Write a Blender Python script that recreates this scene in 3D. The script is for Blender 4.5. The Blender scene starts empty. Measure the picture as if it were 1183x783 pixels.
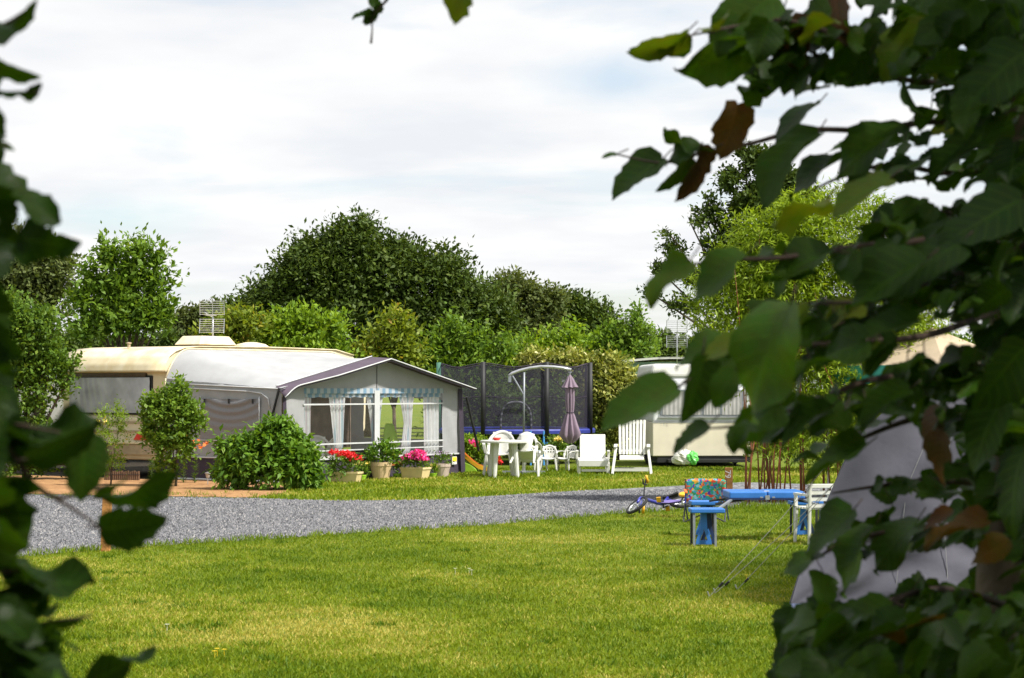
import bpy, math, random
import numpy as np
from mathutils import Vector, Matrix

random.seed(11)
R = math.radians
sc = bpy.context.scene
col = sc.collection
PI = math.pi

# ------------------------------------------------------------------ camera
F, CX, CY, HOR, CH = 2366.0, 591.5, 391.5, 450.0, 1.75
PITCH = math.atan((HOR - CY) / F)
cam_d = bpy.data.cameras.new('camera')
cam = bpy.data.objects.new('camera', cam_d)
col.objects.link(cam)
sc.camera = cam
cam.location = (0, 0, CH)
cam.rotation_euler = (PI / 2 + PITCH, 0, 0)
cam_d.sensor_width = 36.0
cam_d.lens = F / 1183.0 * 36.0
cam_d.clip_start = 0.1
cam_d.clip_end = 4000
cam_d.dof.use_dof = True
cam_d.dof.focus_distance = 37.0
cam_d.dof.aperture_fstop = 8.0
cam_d.dof.aperture_blades = 9


def ray(px, py):
    dx, dy = (px - CX) / F, -(py - CY) / F
    c, s = math.cos(PITCH), math.sin(PITCH)
    return Vector((dx, c - s * dy, s + c * dy))


def W(px, py, Y):
    d = ray(px, py)
    return Vector((0, 0, CH)) + d * (Y / d.y)


def G(px, py):
    d = ray(px, py)
    return Vector((0, 0, CH)) + d * (-CH / d.z)


def zof(py, Y):
    return W(CX, py, Y).z


# ------------------------------------------------------------------ materials
def lin(*c):
    return tuple(((v / 255.0) / 12.92 if v / 255.0 <= 0.04045 else ((v / 255.0 + 0.055) / 1.055) ** 2.4) for v in c)


def mat(name, color, rough=0.6, var=0.12, scale=6.0, bump=0.0, bscale=40.0, metal=0.0, trans=0.0, spec=0.5, dirt=None, coat=0.0):
    m = bpy.data.materials.new(name)
    m.use_nodes = True
    nt = m.node_tree
    nd, lk = nt.nodes, nt.links
    p = nd['Principled BSDF']
    out = nd['Material Output']
    p.inputs['Roughness'].default_value = rough
    p.inputs['Metallic'].default_value = metal
    p.inputs['Specular IOR Level'].default_value = spec
    p.inputs['Coat Weight'].default_value = coat
    tc = nd.new('ShaderNodeTexCoord')
    nz = nd.new('ShaderNodeTexNoise')
    nz.inputs['Scale'].default_value = scale
    nz.inputs['Detail'].default_value = 6
    lk.new(tc.outputs['Object'], nz.inputs['Vector'])
    rp = nd.new('ShaderNodeValToRGB')
    rp.color_ramp.elements[0].position = 0.3
    rp.color_ramp.elements[1].position = 0.7
    d = dirt or tuple(c * (1 - var * 1.6) for c in color)
    b = tuple(min(1, c * (1 + var)) for c in color)
    rp.color_ramp.elements[0].color = (*d, 1)
    rp.color_ramp.elements[1].color = (*b, 1)
    lk.new(nz.outputs['Fac'], rp.inputs['Fac'])
    lk.new(rp.outputs['Color'], p.inputs['Base Color'])
    if bump:
        nb = nd.new('ShaderNodeTexNoise')
        nb.inputs['Scale'].default_value = bscale
        nb.inputs['Detail'].default_value = 4
        lk.new(tc.outputs['Object'], nb.inputs['Vector'])
        bp = nd.new('ShaderNodeBump')
        bp.inputs['Strength'].default_value = bump
        bp.inputs['Distance'].default_value = 0.02
        lk.new(nb.outputs['Fac'], bp.inputs['Height'])
        lk.new(bp.outputs['Normal'], p.inputs['Normal'])
    if trans:
        tr = nd.new('ShaderNodeBsdfTranslucent')
        lk.new(rp.outputs['Color'], tr.inputs['Color'])
        mx = nd.new('ShaderNodeMixShader')
        mx.inputs[0].default_value = trans
        lk.new(p.outputs[0], mx.inputs[1])
        lk.new(tr.outputs[0], mx.inputs[2])
        lk.new(mx.outputs[0], out.inputs['Surface'])
    return m


def leafmat(name, c0, c1, c2=None, trans=0.35, rough=0.5, spec=0.35, veins=False):
    m = bpy.data.materials.new(name)
    m.use_nodes = True
    nt = m.node_tree
    nd, lk = nt.nodes, nt.links
    p = nd['Principled BSDF']
    out = nd['Material Output']
    p.inputs['Roughness'].default_value = rough
    p.inputs['Specular IOR Level'].default_value = spec
    at = nd.new('ShaderNodeAttribute')
    at.attribute_name = 'tone'
    rp = nd.new('ShaderNodeValToRGB')
    e = rp.color_ramp.elements
    e[0].position, e[1].position = 0.05, 0.95
    e[0].color, e[1].color = (*c0, 1), (*c1, 1)
    if c2:
        e[1].position = 0.7
        x = e.new(0.97)
        x.color = (*c2, 1)
    lk.new(at.outputs['Fac'], rp.inputs['Fac'])
    colour = rp.outputs['Color']
    if veins:
        uv = nd.new('ShaderNodeUVMap')
        sp = nd.new('ShaderNodeSeparateXYZ')
        lk.new(uv.outputs[0], sp.inputs[0])
        ab = nd.new('ShaderNodeMath'); ab.operation = 'ABSOLUTE'
        lk.new(sp.outputs[1], ab.inputs[0])
        k1 = nd.new('ShaderNodeMath'); k1.operation = 'MULTIPLY_ADD'
        lk.new(ab.outputs[0], k1.inputs[0]); k1.inputs[1].default_value = -0.45
        lk.new(sp.outputs[0], k1.inputs[2])
        k2 = nd.new('ShaderNodeMath'); k2.operation = 'MULTIPLY'
        lk.new(k1.outputs[0], k2.inputs[0]); k2.inputs[1].default_value = 50.0
        k3 = nd.new('ShaderNodeMath'); k3.operation = 'SINE'
        lk.new(k2.outputs[0], k3.inputs[0])
        mr = nd.new('ShaderNodeMapRange')
        mr.inputs[1].default_value = 0.75; mr.inputs[2].default_value = 1.0
        lk.new(k3.outputs[0], mr.inputs[0])
        md = nd.new('ShaderNodeMapRange')
        md.inputs[1].default_value = 0.05; md.inputs[2].default_value = 0.02
        lk.new(ab.outputs[0], md.inputs[0])
        mxv = nd.new('ShaderNodeMath'); mxv.operation = 'MAXIMUM'
        lk.new(mr.outputs[0], mxv.inputs[0]); lk.new(md.outputs[0], mxv.inputs[1])
        tc = nd.new('ShaderNodeTexCoord')
        nz = nd.new('ShaderNodeTexNoise'); nz.inputs['Scale'].default_value = 35; nz.inputs['Detail'].default_value = 5
        lk.new(tc.outputs['Object'], nz.inputs['Vector'])
        hs = nd.new('ShaderNodeMix'); hs.data_type = 'RGBA'; hs.blend_type = 'MULTIPLY'
        hs.inputs[0].default_value = 0.55
        lk.new(colour, hs.inputs[6]); lk.new(nz.outputs['Color'], hs.inputs[7])
        lt = nd.new('ShaderNodeMix'); lt.data_type = 'RGBA'; lt.blend_type = 'MIX'
        kf = nd.new('ShaderNodeMath'); kf.operation = 'MULTIPLY'; kf.inputs[1].default_value = 0.13
        lk.new(mxv.outputs[0], kf.inputs[0]); lk.new(kf.outputs[0], lt.inputs[0])
        lk.new(hs.outputs[2], lt.inputs[6])
        lt.inputs[7].default_value = (min(1, c1[0] * 1.7), min(1, c1[1] * 1.6), c1[2] * 1.5, 1)
        colour = lt.outputs[2]
        bp = nd.new('ShaderNodeBump'); bp.inputs['Strength'].default_value = 0.25; bp.inputs['Distance'].default_value = 0.004
        bp.invert = True
        lk.new(mxv.outputs[0], bp.inputs['Height']); lk.new(bp.outputs[0], p.inputs['Normal'])
    lk.new(colour, p.inputs['Base Color'])
    tr = nd.new('ShaderNodeBsdfTranslucent')
    hs2 = nd.new('ShaderNodeMix'); hs2.data_type = 'RGBA'; hs2.blend_type = 'MULTIPLY'; hs2.inputs[0].default_value = 1.0
    lk.new(colour, hs2.inputs[6]); hs2.inputs[7].default_value = (1.25, 1.15, 0.5, 1)
    lk.new(hs2.outputs[2], tr.inputs['Color'])
    mx = nd.new('ShaderNodeMixShader')
    mx.inputs[0].default_value = trans
    lk.new(p.outputs[0], mx.inputs[1]); lk.new(tr.outputs[0], mx.inputs[2])
    lk.new(mx.outputs[0], out.inputs['Surface'])
    return m


def seethrough(name, color, opacity, rough=0.6, gloss=0.0):
    m = bpy.data.materials.new(name)
    m.use_nodes = True
    nt = m.node_tree
    nd, lk = nt.nodes, nt.links
    p = nd['Principled BSDF']
    p.inputs['Base Color'].default_value = (*color, 1)
    p.inputs['Roughness'].default_value = rough
    t = nd.new('ShaderNodeBsdfTransparent')
    mx = nd.new('ShaderNodeMixShader')
    tc = nd.new('ShaderNodeTexCoord')
    nz = nd.new('ShaderNodeTexNoise'); nz.inputs['Scale'].default_value = 9
    lk.new(tc.outputs['Object'], nz.inputs['Vector'])
    mr = nd.new('ShaderNodeMapRange')
    mr.inputs[3].default_value = opacity * 0.85; mr.inputs[4].default_value = min(1, opacity * 1.15)
    lk.new(nz.outputs['Fac'], mr.inputs[0]); lk.new(mr.outputs[0], mx.inputs[0])
    lk.new(t.outputs[0], mx.inputs[1]); lk.new(p.outputs[0], mx.inputs[2])
    last = mx
    if gloss:
        g = nd.new('ShaderNodeBsdfGlossy'); g.inputs['Roughness'].default_value = 0.08
        fr = nd.new('ShaderNodeFresnel'); fr.inputs[0].default_value = 1.3
        bp = nd.new('ShaderNodeBump'); bp.inputs['Strength'].default_value = 0.15
        n2 = nd.new('ShaderNodeTexNoise'); n2.inputs['Scale'].default_value = 4
        lk.new(tc.outputs['Object'], n2.inputs['Vector']); lk.new(n2.outputs['Fac'], bp.inputs['Height'])
        lk.new(bp.outputs[0], g.inputs['Normal'])
        m2 = nd.new('ShaderNodeMixShader')
        mm = nd.new('ShaderNodeMath'); mm.operation = 'MULTIPLY'; mm.inputs[1].default_value = gloss
        lk.new(fr.outputs[0], mm.inputs[0]); lk.new(mm.outputs[0], m2.inputs[0])
        lk.new(mx.outputs[0], m2.inputs[1]); lk.new(g.outputs[0], m2.inputs[2])
        last = m2
    lk.new(last.outputs[0], nd['Material Output'].inputs['Surface'])
    return m


def stripemat(name, base, stripes, axis=1, rough=0.7, trans=0.2):
    """woven stripes across one object axis; stripes = [(period, width, colour)]"""
    m = mat(name, base, rough, 0.05, 8, trans=trans)
    nd, lk = m.node_tree.nodes, m.node_tree.links
    p = nd['Principled BSDF']
    tc = nd.new('ShaderNodeTexCoord')
    sp = nd.new('ShaderNodeSeparateXYZ')
    lk.new(tc.outputs['Object'], sp.inputs[0])
    cur = p.inputs['Base Color'].links[0].from_socket
    for per, wd, c in stripes:
        a = nd.new('ShaderNodeMath'); a.operation = 'WRAP'
        a.inputs[1].default_value = per; a.inputs[2].default_value = 0
        lk.new(sp.outputs[axis], a.inputs[0])
        b = nd.new('ShaderNodeMath'); b.operation = 'LESS_THAN'; b.inputs[1].default_value = wd
        lk.new(a.outputs[0], b.inputs[0])
        mx = nd.new('ShaderNodeMix'); mx.data_type = 'RGBA'
        lk.new(b.outputs[0], mx.inputs[0]); lk.new(cur, mx.inputs[6]); mx.inputs[7].default_value = (*c, 1)
        cur = mx.outputs[2]
    lk.new(cur, p.inputs['Base Color'])
    for n in nd:
        if n.type == 'BSDF_TRANSLUCENT':
            lk.new(cur, n.inputs['Color'])
    return m


def patternmat(name):
    m = bpy.data.materials.new(name)
    m.use_nodes = True
    nd, lk = m.node_tree.nodes, m.node_tree.links
    p = nd['Principled BSDF']
    p.inputs['Roughness'].default_value = 0.7
    tc = nd.new('ShaderNodeTexCoord')
    nz = nd.new('ShaderNodeTexNoise'); nz.inputs['Scale'].default_value = 14
    lk.new(tc.outputs['Object'], nz.inputs['Vector'])
    ad = nd.new('ShaderNodeMix'); ad.data_type = 'RGBA'; ad.blend_type = 'ADD'; ad.inputs[0].default_value = 0.06
    lk.new(tc.outputs['Object'], ad.inputs[6]); lk.new(nz.outputs['Color'], ad.inputs[7])
    vo = nd.new('ShaderNodeTexVoronoi'); vo.inputs['Scale'].default_value = 34
    lk.new(ad.outputs[2], vo.inputs['Vector'])
    sp = nd.new('ShaderNodeSeparateColor')
    lk.new(vo.outputs['Color'], sp.inputs[0])
    rp = nd.new('ShaderNodeValToRGB'); rp.color_ramp.interpolation = 'CONSTANT'
    pal = [(0.02, 0.25, 0.10), (0.7, 0.08, 0.03), (0.03, 0.30, 0.50), (0.75, 0.38, 0.03), (0.03, 0.32, 0.16), (0.10, 0.04, 0.40),
           (0.20, 0.5, 0.62), (0.03, 0.35, 0.30), (0.75, 0.16, 0.10), (0.02, 0.35, 0.30), (0.10, 0.42, 0.25)]
    e = rp.color_ramp.elements
    e[0].position = 0; e[0].color = (*pal[0], 1)
    e[1].position = 1 / len(pal); e[1].color = (*pal[1], 1)
    for i in range(2, len(pal)):
        x = e.new(i / len(pal)); x.color = (*pal[i], 1)
    lk.new(sp.outputs[0], rp.inputs[0])
    lk.new(rp.outputs[0], p.inputs['Base Color'])
    return m


M = {}
M['white_plastic'] = mat('white_plastic', (0.64, 0.64, 0.61), 0.45, 0.05, 5, dirt=(0.58, 0.58, 0.52))
M['cream'] = mat('cream_panel', (0.68, 0.60, 0.42), 0.4, 0.06, 2.5, dirt=(0.60, 0.51, 0.34), coat=0.2)
M['cream_roof'] = mat('cream_roof', (0.74, 0.68, 0.50), 0.45, 0.08, 3, dirt=(0.62, 0.50, 0.28))
M['brown_trim'] = mat('brown_trim', (0.10, 0.07, 0.045), 0.5, 0.15)
M['tan'] = mat('tan_panel', (0.42, 0.34, 0.22), 0.5, 0.1)
M['black'] = mat('black', (0.015, 0.015, 0.017), 0.6, 0.3)
M['rubber'] = mat('rubber', (0.02, 0.02, 0.02), 0.8, 0.3)
M['grey_fabric'] = mat('grey_fabric', (0.34, 0.35, 0.36), 0.85, 0.06, 3, bump=0.4, bscale=5, trans=0.12)
M['light_fabric'] = mat('light_fabric', (0.40, 0.405, 0.415), 0.85, 0.05, 3, bump=0.35, bscale=4, trans=0.25)
M['roof_fabric'] = mat('roof_fabric', (0.52, 0.53, 0.545), 0.75, 0.06, 2.5, bump=0.35, bscale=3, trans=0.3)
M['purple'] = mat('purple_fabric', (0.036, 0.026, 0.044), 0.8, 0.12, 4, bump=0.3, bscale=8)
M['mauve'] = mat('mauve_fabric', (0.23, 0.17, 0.225), 0.8, 0.1, 4, bump=0.3, bscale=8)
M['canopy_purple'] = mat('canopy_purple', (0.082, 0.060, 0.085), 0.8, 0.12, 4, bump=0.3, bscale=8)
M['piping'] = mat('pale_piping', (0.52, 0.53, 0.54), 0.6, 0.05)
M['mesh_grey'] = mat('mesh_grey', (0.22, 0.22, 0.23), 0.8, 0.08, 60, bump=0.2, bscale=7)
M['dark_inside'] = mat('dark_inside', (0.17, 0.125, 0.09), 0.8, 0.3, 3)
M['wood_dark'] = mat('wood_dark', (0.14, 0.08, 0.045), 0.6, 0.25, 10)
M['alu'] = mat('aluminium', (0.55, 0.56, 0.58), 0.35, 0.1, metal=0.7)
M['grey_metal'] = mat('grey_metal', (0.25, 0.27, 0.30), 0.45, 0.1, metal=0.3)
M['dark_metal'] = mat('dark_metal', (0.05, 0.05, 0.06), 0.5, 0.2, metal=0.3)
M['blue'] = mat('blue_plastic', (0.035, 0.17, 0.52), 0.4, 0.08, 6)
M['blue_dark'] = mat('navy_plastic', (0.012, 0.03, 0.10), 0.5, 0.2)
M['pad_blue'] = mat('pad_blue', (0.03, 0.045, 0.28), 0.5, 0.12)
M['bike_blue'] = mat('bike_blue', (0.035, 0.04, 0.36), 0.3, 0.1, coat=0.5)
M['bike_purple'] = mat('bike_lilac', (0.16, 0.12, 0.36), 0.35, 0.15)
M['yellow'] = mat('yellow_plastic', (0.80, 0.42, 0.02), 0.45, 0.08)
M['orange'] = mat('orange_plastic', (0.75, 0.16, 0.03), 0.5, 0.08)
M['red'] = mat('red_plastic', (0.65, 0.04, 0.03), 0.4, 0.1)
M['lime'] = mat('lime_plastic', (0.36, 0.62, 0.04), 0.45, 0.08)
M['sky_blue'] = mat('sky_blue_metal', (0.05, 0.26, 0.60), 0.4, 0.1)
M['teal'] = mat('teal_fabric', (0.05, 0.34, 0.30), 0.8, 0.1)
M['green_cloth'] = mat('green_cloth', (0.06, 0.17, 0.12), 0.8, 0.15, 8)
M['pale_green'] = mat('pale_green_cladding', (0.24, 0.36, 0.26), 0.6, 0.1, 4)
M['beige_cloth'] = mat('beige_cloth', (0.46, 0.37, 0.26), 0.85, 0.08, 3, trans=0.1)
M['tent'] = mat('tent_fabric', (0.115, 0.113, 0.148), 0.7, 0.06, 2.5, bump=0.5, bscale=5, trans=0.25)
M['terracotta_pale'] = mat('pale_pot', (0.62, 0.45, 0.26), 0.6, 0.07, 8)
M['pot_pink'] = mat('pinkish_pot', (0.55, 0.44, 0.38), 0.6, 0.07, 8)
M['pot_cream'] = mat('cream_pot', (0.68, 0.54, 0.28), 0.6, 0.07, 8)
M['post_wood'] = mat('post_wood', (0.42, 0.19, 0.05), 0.7, 0.25, 14, bump=0.4, bscale=30)
M['bark'] = mat('bark', (0.09, 0.065, 0.045), 0.9, 0.35, 8, bump=0.8, bscale=18)
M['twig'] = mat('twig_bark', (0.035, 0.018, 0.010), 0.8, 0.3, 20)
M['cane'] = mat('red_cane', (0.27, 0.085, 0.035), 0.5, 0.3, 5)
M['stem'] = mat('green_stem', (0.07, 0.11, 0.03), 0.7, 0.2)
M['soil_pot'] = mat('pot_soil', (0.04, 0.028, 0.02), 0.95, 0.3, 20)
M['label_white'] = mat('white_paint', (0.75, 0.75, 0.73), 0.6, 0.04)
M['grey_text'] = mat('grey_lettering', (0.35, 0.37, 0.42), 0.6, 0.05)
M['cord'] = mat('guy_cord', (0.45, 0.44, 0.40), 0.8, 0.1)
M['net'] = seethrough('trampoline_net', (0.034, 0.030, 0.050), 0.46, 0.8)
M['pvc'] = seethrough('clear_pvc', (0.5, 0.5, 0.5), 0.03, 0.3, gloss=0.45)
M['curtain'] = stripemat('curtain_cloth', (0.80, 0.81, 0.82), [(0.23, 0.035, (0.48, 0.62, 0.70)), (0.11, 0.010, (0.62, 0.52, 0.58))])
M['valance'] = stripemat('valance_cloth', (0.50, 0.55, 0.60), [(0.20, 0.10, (0.22, 0.36, 0.50))])
M['net_curtain'] = mat('net_curtain', (0.50, 0.49, 0.48), 0.8, 0.10, 5, trans=0.2)
M['pattern'] = patternmat('jungle_print')

# window with drawn grey blind: folded cloth behind glass
M['blind'] = mat('silver_blind', (0.44, 0.47, 0.52), 0.35, 0.2, 2.5, bump=0.5, bscale=3, coat=0.2)

M['l_oak'] = leafmat('oak_leaf', (0.0230, 0.0483, 0.0069), (0.0862, 0.1323, 0.0207), (0.1495, 0.1840, 0.0345), 0.25, 0.55, 0.2)
M['l_far'] = leafmat('far_leaf', (0.0575, 0.0862, 0.0230), (0.1380, 0.1725, 0.0517), (0.2070, 0.2300, 0.0690), 0.3, 0.55, 0.2)
M['l_fresh'] = leafmat('fresh_leaf', (0.0575, 0.1265, 0.0115), (0.1725, 0.2875, 0.0287), (0.2760, 0.3680, 0.0575), 0.38, 0.5, 0.25)
M['l_shrub'] = leafmat('shrub_leaf', (0.0823, 0.1733, 0.0110), (0.2420, 0.3696, 0.0275), (0.3678, 0.4620, 0.0550), 0.4, 0.5, 0.25)
M['l_warm'] = leafmat('warm_leaf', (0.0860, 0.1473, 0.0132), (0.2429, 0.3059, 0.0275), (0.4250, 0.2719, 0.0550), 0.4, 0.5, 0.25)
M['l_mid'] = leafmat('mid_leaf', (0.0375, 0.0938, 0.0100), (0.1375, 0.2375, 0.0250), (0.2375, 0.3250, 0.0438), 0.35, 0.5, 0.25)
M['l_bush'] = leafmat('bush_leaf', (0.0360, 0.1020, 0.0096), (0.1440, 0.2760, 0.0240), (0.2880, 0.3960, 0.0480), 0.35, 0.5, 0.25)
M['l_vari'] = leafmat('variegated_leaf', (0.085, 0.135, 0.018), (0.36, 0.38, 0.08), (0.90, 0.84, 0.48), 0.3, 0.5, 0.25)
M['l_bamboo'] = leafmat('bamboo_leaf', (0.085, 0.15, 0.010), (0.29, 0.41, 0.018), (0.50, 0.60, 0.07), 0.45, 0.5, 0.25)
M['l_fore'] = leafmat('hedge_leaf', (0.016, 0.046, 0.003), (0.066, 0.145, 0.007), (0.19, 0.23, 0.010), 0.44, 0.48, 0.22, veins=True)
M['l_brown'] = leafmat('withered_leaf', (0.075, 0.036, 0.012), (0.13, 0.07, 0.02), None, 0.25, 0.6, 0.2, veins=True)
M['f_red'] = leafmat('red_petal', (0.70, 0.015, 0.02), (0.90, 0.05, 0.06), None, 0.2)
M['f_pink'] = leafmat('pink_petal', (0.80, 0.02, 0.25), (0.95, 0.12, 0.45), None, 0.2)
M['f_orange'] = leafmat('orange_petal', (0.85, 0.20, 0.04), (0.95, 0.35, 0.12), None, 0.2)
M['f_yellow'] = leafmat('yellow_petal', (0.80, 0.58, 0.03), (0.90, 0.80, 0.35), None, 0.2)
M['f_violet'] = leafmat('violet_petal', (0.30, 0.15, 0.45), (0.50, 0.30, 0.60), None, 0.2)
M['f_white'] = leafmat('white_petal', (0.7, 0.7, 0.6), (0.85, 0.85, 0.8), None, 0.2)
M['blade'] = leafmat('grass_blade', (0.0826, 0.1593, 0.0059), (0.2537, 0.3245, 0.0142), (0.5428, 0.4720, 0.1180), 0.35, 0.55, 0.2)


# ------------------------------------------------------------------ mesh helpers
class MB:
    def __init__(s):
        s.v = []
        s.f = []

    def add(s, vs, fs):
        b = len(s.v)
        s.v += [Vector(v) for v in vs]
        s.f += [tuple(i + b for i in f) for f in fs]
        return s

    def box(s, c, d, rot=None, taper=1.0):
        x, y, z = d[0] / 2, d[1] / 2, d[2] / 2
        vs = [Vector((sx * x * (taper if sz > 0 else 1), sy * y * (taper if sz > 0 else 1), sz * z)) for sz in (-1, 1) for sx, sy in ((-1, -1), (1, -1), (1, 1), (-1, 1))]
        if rot is not None:
            vs = [rot @ v for v in vs]
        c = Vector(c)
        return s.add([v + c for v in vs], [(3, 2, 1, 0), (4, 5, 6, 7), (0, 1, 5, 4), (1, 2, 6, 5), (2, 3, 7, 6), (3, 0, 4, 7)])

    def bar(s, a, b, w, t, up=(0, 0, 1)):
        a, b = Vector(a), Vector(b)
        d = (b - a)
        l = d.length
        d.normalize()
        upv = Vector(up)
        if abs(d.dot(upv)) > 0.98:
            upv = Vector((0, 1, 0))
        x = d.cross(upv).normalized()
        y = x.cross(d).normalized()
        m = Matrix((x, d, y)).transposed()
        return s.box((a + b) / 2, (w, l, t), m)

    def tube(s, pts, rad, n=8, cap=True):
        pts = [Vector(p) for p in pts]
        if not hasattr(rad, '__len__'):
            rad = [rad] * len(pts)
        vs, fs = [], []
        ref = Vector((0, 0, 1))
        d0 = (pts[1] - pts[0]).normalized()
        if abs(d0.z) > 0.9:
            ref = Vector((1, 0, 0))
        for i, p in enumerate(pts):
            d = (pts[min(i + 1, len(pts) - 1)] - pts[max(i - 1, 0)])
            if d.length < 1e-9:
                d = Vector((0, 0, 1))
            d.normalize()
            x = ref - d * ref.dot(d)
            if x.length < 1e-4:
                x = d.orthogonal()
            x.normalize()
            ref = x
            y = d.cross(x)
            for k in range(n):
                a = 2 * PI * k / n
                vs.append(p + (x * math.cos(a) + y * math.sin(a)) * rad[i])
        for i in range(len(pts) - 1):
            for k in range(n):
                k2 = (k + 1) % n
                fs.append((i * n + k, i * n + k2, (i + 1) * n + k2, (i + 1) * n + k))
        if cap:
            fs.append(tuple(reversed(range(n))))
            fs.append(tuple(range((len(pts) - 1) * n, len(pts) * n)))
        return s.add(vs, fs)

    def lathe(s, prof, c=(0, 0, 0), n=24, axis=None):
        vs, fs = [], []
        c = Vector(c)
        for r, z in prof:
            for k in range(n):
                a = 2 * PI * k / n
                v = Vector((r * math.cos(a), r * math.sin(a), z))
                if axis is not None:
                    v = axis @ v
                vs.append(v + c)
        for i in range(len(prof) - 1):
            for k in range(n):
                k2 = (k + 1) % n
                fs.append((i * n + k, i * n + k2, (i + 1) * n + k2, (i + 1) * n + k))
        return s.add(vs, fs)

    def sheet(s, fn, nu, nv):
        vs = [fn(i / nu, j / nv) for j in range(nv + 1) for i in range(nu + 1)]
        fs = [(j * (nu + 1) + i, j * (nu + 1) + i + 1, (j + 1) * (nu + 1) + i + 1, (j + 1) * (nu + 1) + i) for j in range(nv) for i in range(nu)]
        return s.add(vs, fs)

    def prism(s, poly, dirv):
        """poly: list of 3d points, extruded by dirv"""
        n = len(poly)
        d = Vector(dirv)
        vs = [Vector(p) for p in poly] + [Vector(p) + d for p in poly]
        fs = [tuple(reversed(range(n))), tuple(range(n, 2 * n))]
        fs += [(i, (i + 1) % n, n + (i + 1) % n, n + i) for i in range(n)]
        return s.add(vs, fs)

    def torus(s, c, r1, r2, axis=None, n=28, m=8):
        vs, fs = [], []
        c = Vector(c)
        for i in range(n):
            a = 2 * PI * i / n
            for j in range(m):
                b = 2 * PI * j / m
                v = Vector(((r1 + r2 * math.cos(b)) * math.cos(a), (r1 + r2 * math.cos(b)) * math.sin(a), r2 * math.sin(b)))
                if axis is not None:
                    v = axis @ v
                vs.append(v + c)
        for i in range(n):
            for j in range(m):
                fs.append((i * m + j, ((i + 1) % n) * m + j, ((i + 1) % n) * m + (j + 1) % m, i * m + (j + 1) % m))
        return s.add(vs, fs)


def obj(name, mb, m, parent=None, smooth=False, bevel=0.0, label=None, solid=0.0):
    me = bpy.data.meshes.new(name)
    me.from_pydata([tuple(v) for v in mb.v], [], mb.f)
    me.materials.append(M[m] if isinstance(m, str) else m)
    me.update()
    o = bpy.data.objects.new(name, me)
    col.objects.link(o)
    if parent:
        o.parent = parent
    if smooth:
        me.polygons.foreach_set('use_smooth', [True] * len(me.polygons))
    if solid:
        md = o.modifiers.new('solid', 'SOLIDIFY')
        md.thickness = solid
    if bevel:
        md = o.modifiers.new('bevel', 'BEVEL')
        md.width = bevel
        md.segments = 3
        md.limit_method = 'ANGLE'
        md.angle_limit = R(35)
    if label:
        o['label'] = label
    return o


def tag(o, label, cat, group=None):
    o['label'] = label
    o['category'] = cat
    if group:
        o['group'] = group
    return o


def thing(name, label, cat, loc=(0, 0, 0), rz=0.0, group=None):
    o = bpy.data.objects.new(name, None)
    col.objects.link(o)
    o.location = loc
    o.rotation_euler = (0, 0, rz)
    o.empty_display_size = 0.2
    return tag(o, label, cat, group)


def struct(o, kind='structure'):
    o['kind'] = kind
    return o


def dup(root, loc, rot, label, scale=1.0):
    r = root.copy()
    col.objects.link(r)
    r.location = loc
    r.rotation_euler = rot
    r.scale = (scale,) * 3
    r['label'] = label
    for ch in list(root.children):
        c = ch.copy()
        col.objects.link(c)
        c.parent = r
        for g in ch.children:
            d = g.copy()
            col.objects.link(d)
            d.parent = c
    return r


def rawmesh(name, V, Fc, nside, m, parent=None, tone=None, uv=None, smooth=False):
    me = bpy.data.meshes.new(name)
    nv, nf = len(V), len(Fc)
    me.vertices.add(nv)
    me.vertices.foreach_set('co', np.ascontiguousarray(V, dtype=np.float32).ravel())
    me.loops.add(nf * nside)
    me.loops.foreach_set('vertex_index', np.ascontiguousarray(Fc, dtype=np.int32).ravel())
    me.polygons.add(nf)
    me.polygons.foreach_set('loop_start', np.arange(0, nf * nside, nside, dtype=np.int32))
    me.polygons.foreach_set('loop_total', np.full(nf, nside, dtype=np.int32))
    if smooth:
        me.polygons.foreach_set('use_smooth', np.ones(nf, dtype=bool))
    if tone is not None:
        a = me.attributes.new('tone', 'FLOAT', 'POINT')
        a.data.foreach_set('value', np.ascontiguousarray(tone, dtype=np.float32))
    if uv is not None:
        u = me.uv_layers.new(name='UVMap')
        u.data.foreach_set('uv', np.ascontiguousarray(uv[np.asarray(Fc).ravel()], dtype=np.float32).ravel())
    me.materials.append(M[m] if isinstance(m, str) else m)
    me.update(calc_edges=True)
    o = bpy.data.objects.new(name, me)
    col.objects.link(o)
    if parent:
        o.parent = parent
    return o


def unit(a):
    return a / np.maximum(np.linalg.norm(a, axis=1, keepdims=True), 1e-9)


def leafquads(name, P, A, N, L, Wd, tone, m, parent, cup=0.15):
    A = unit(A)
    B = unit(np.cross(N, A))
    N = np.cross(A, B)
    L = L[:, None]
    Wd = Wd[:, None]
    v0 = P
    v1 = P + A * L * 0.45 + B * Wd * 0.5 + N * Wd * cup
    v2 = P + A * L
    v3 = P + A * L * 0.45 - B * Wd * 0.5 + N * Wd * cup
    n = len(P)
    V = np.stack([v0, v1, v2, v3], 1).reshape(-1, 3)
    Fc = np.arange(n * 4).reshape(n, 4)
    return rawmesh(name, V, Fc, 4, m, parent, np.repeat(tone, 4))


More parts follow.
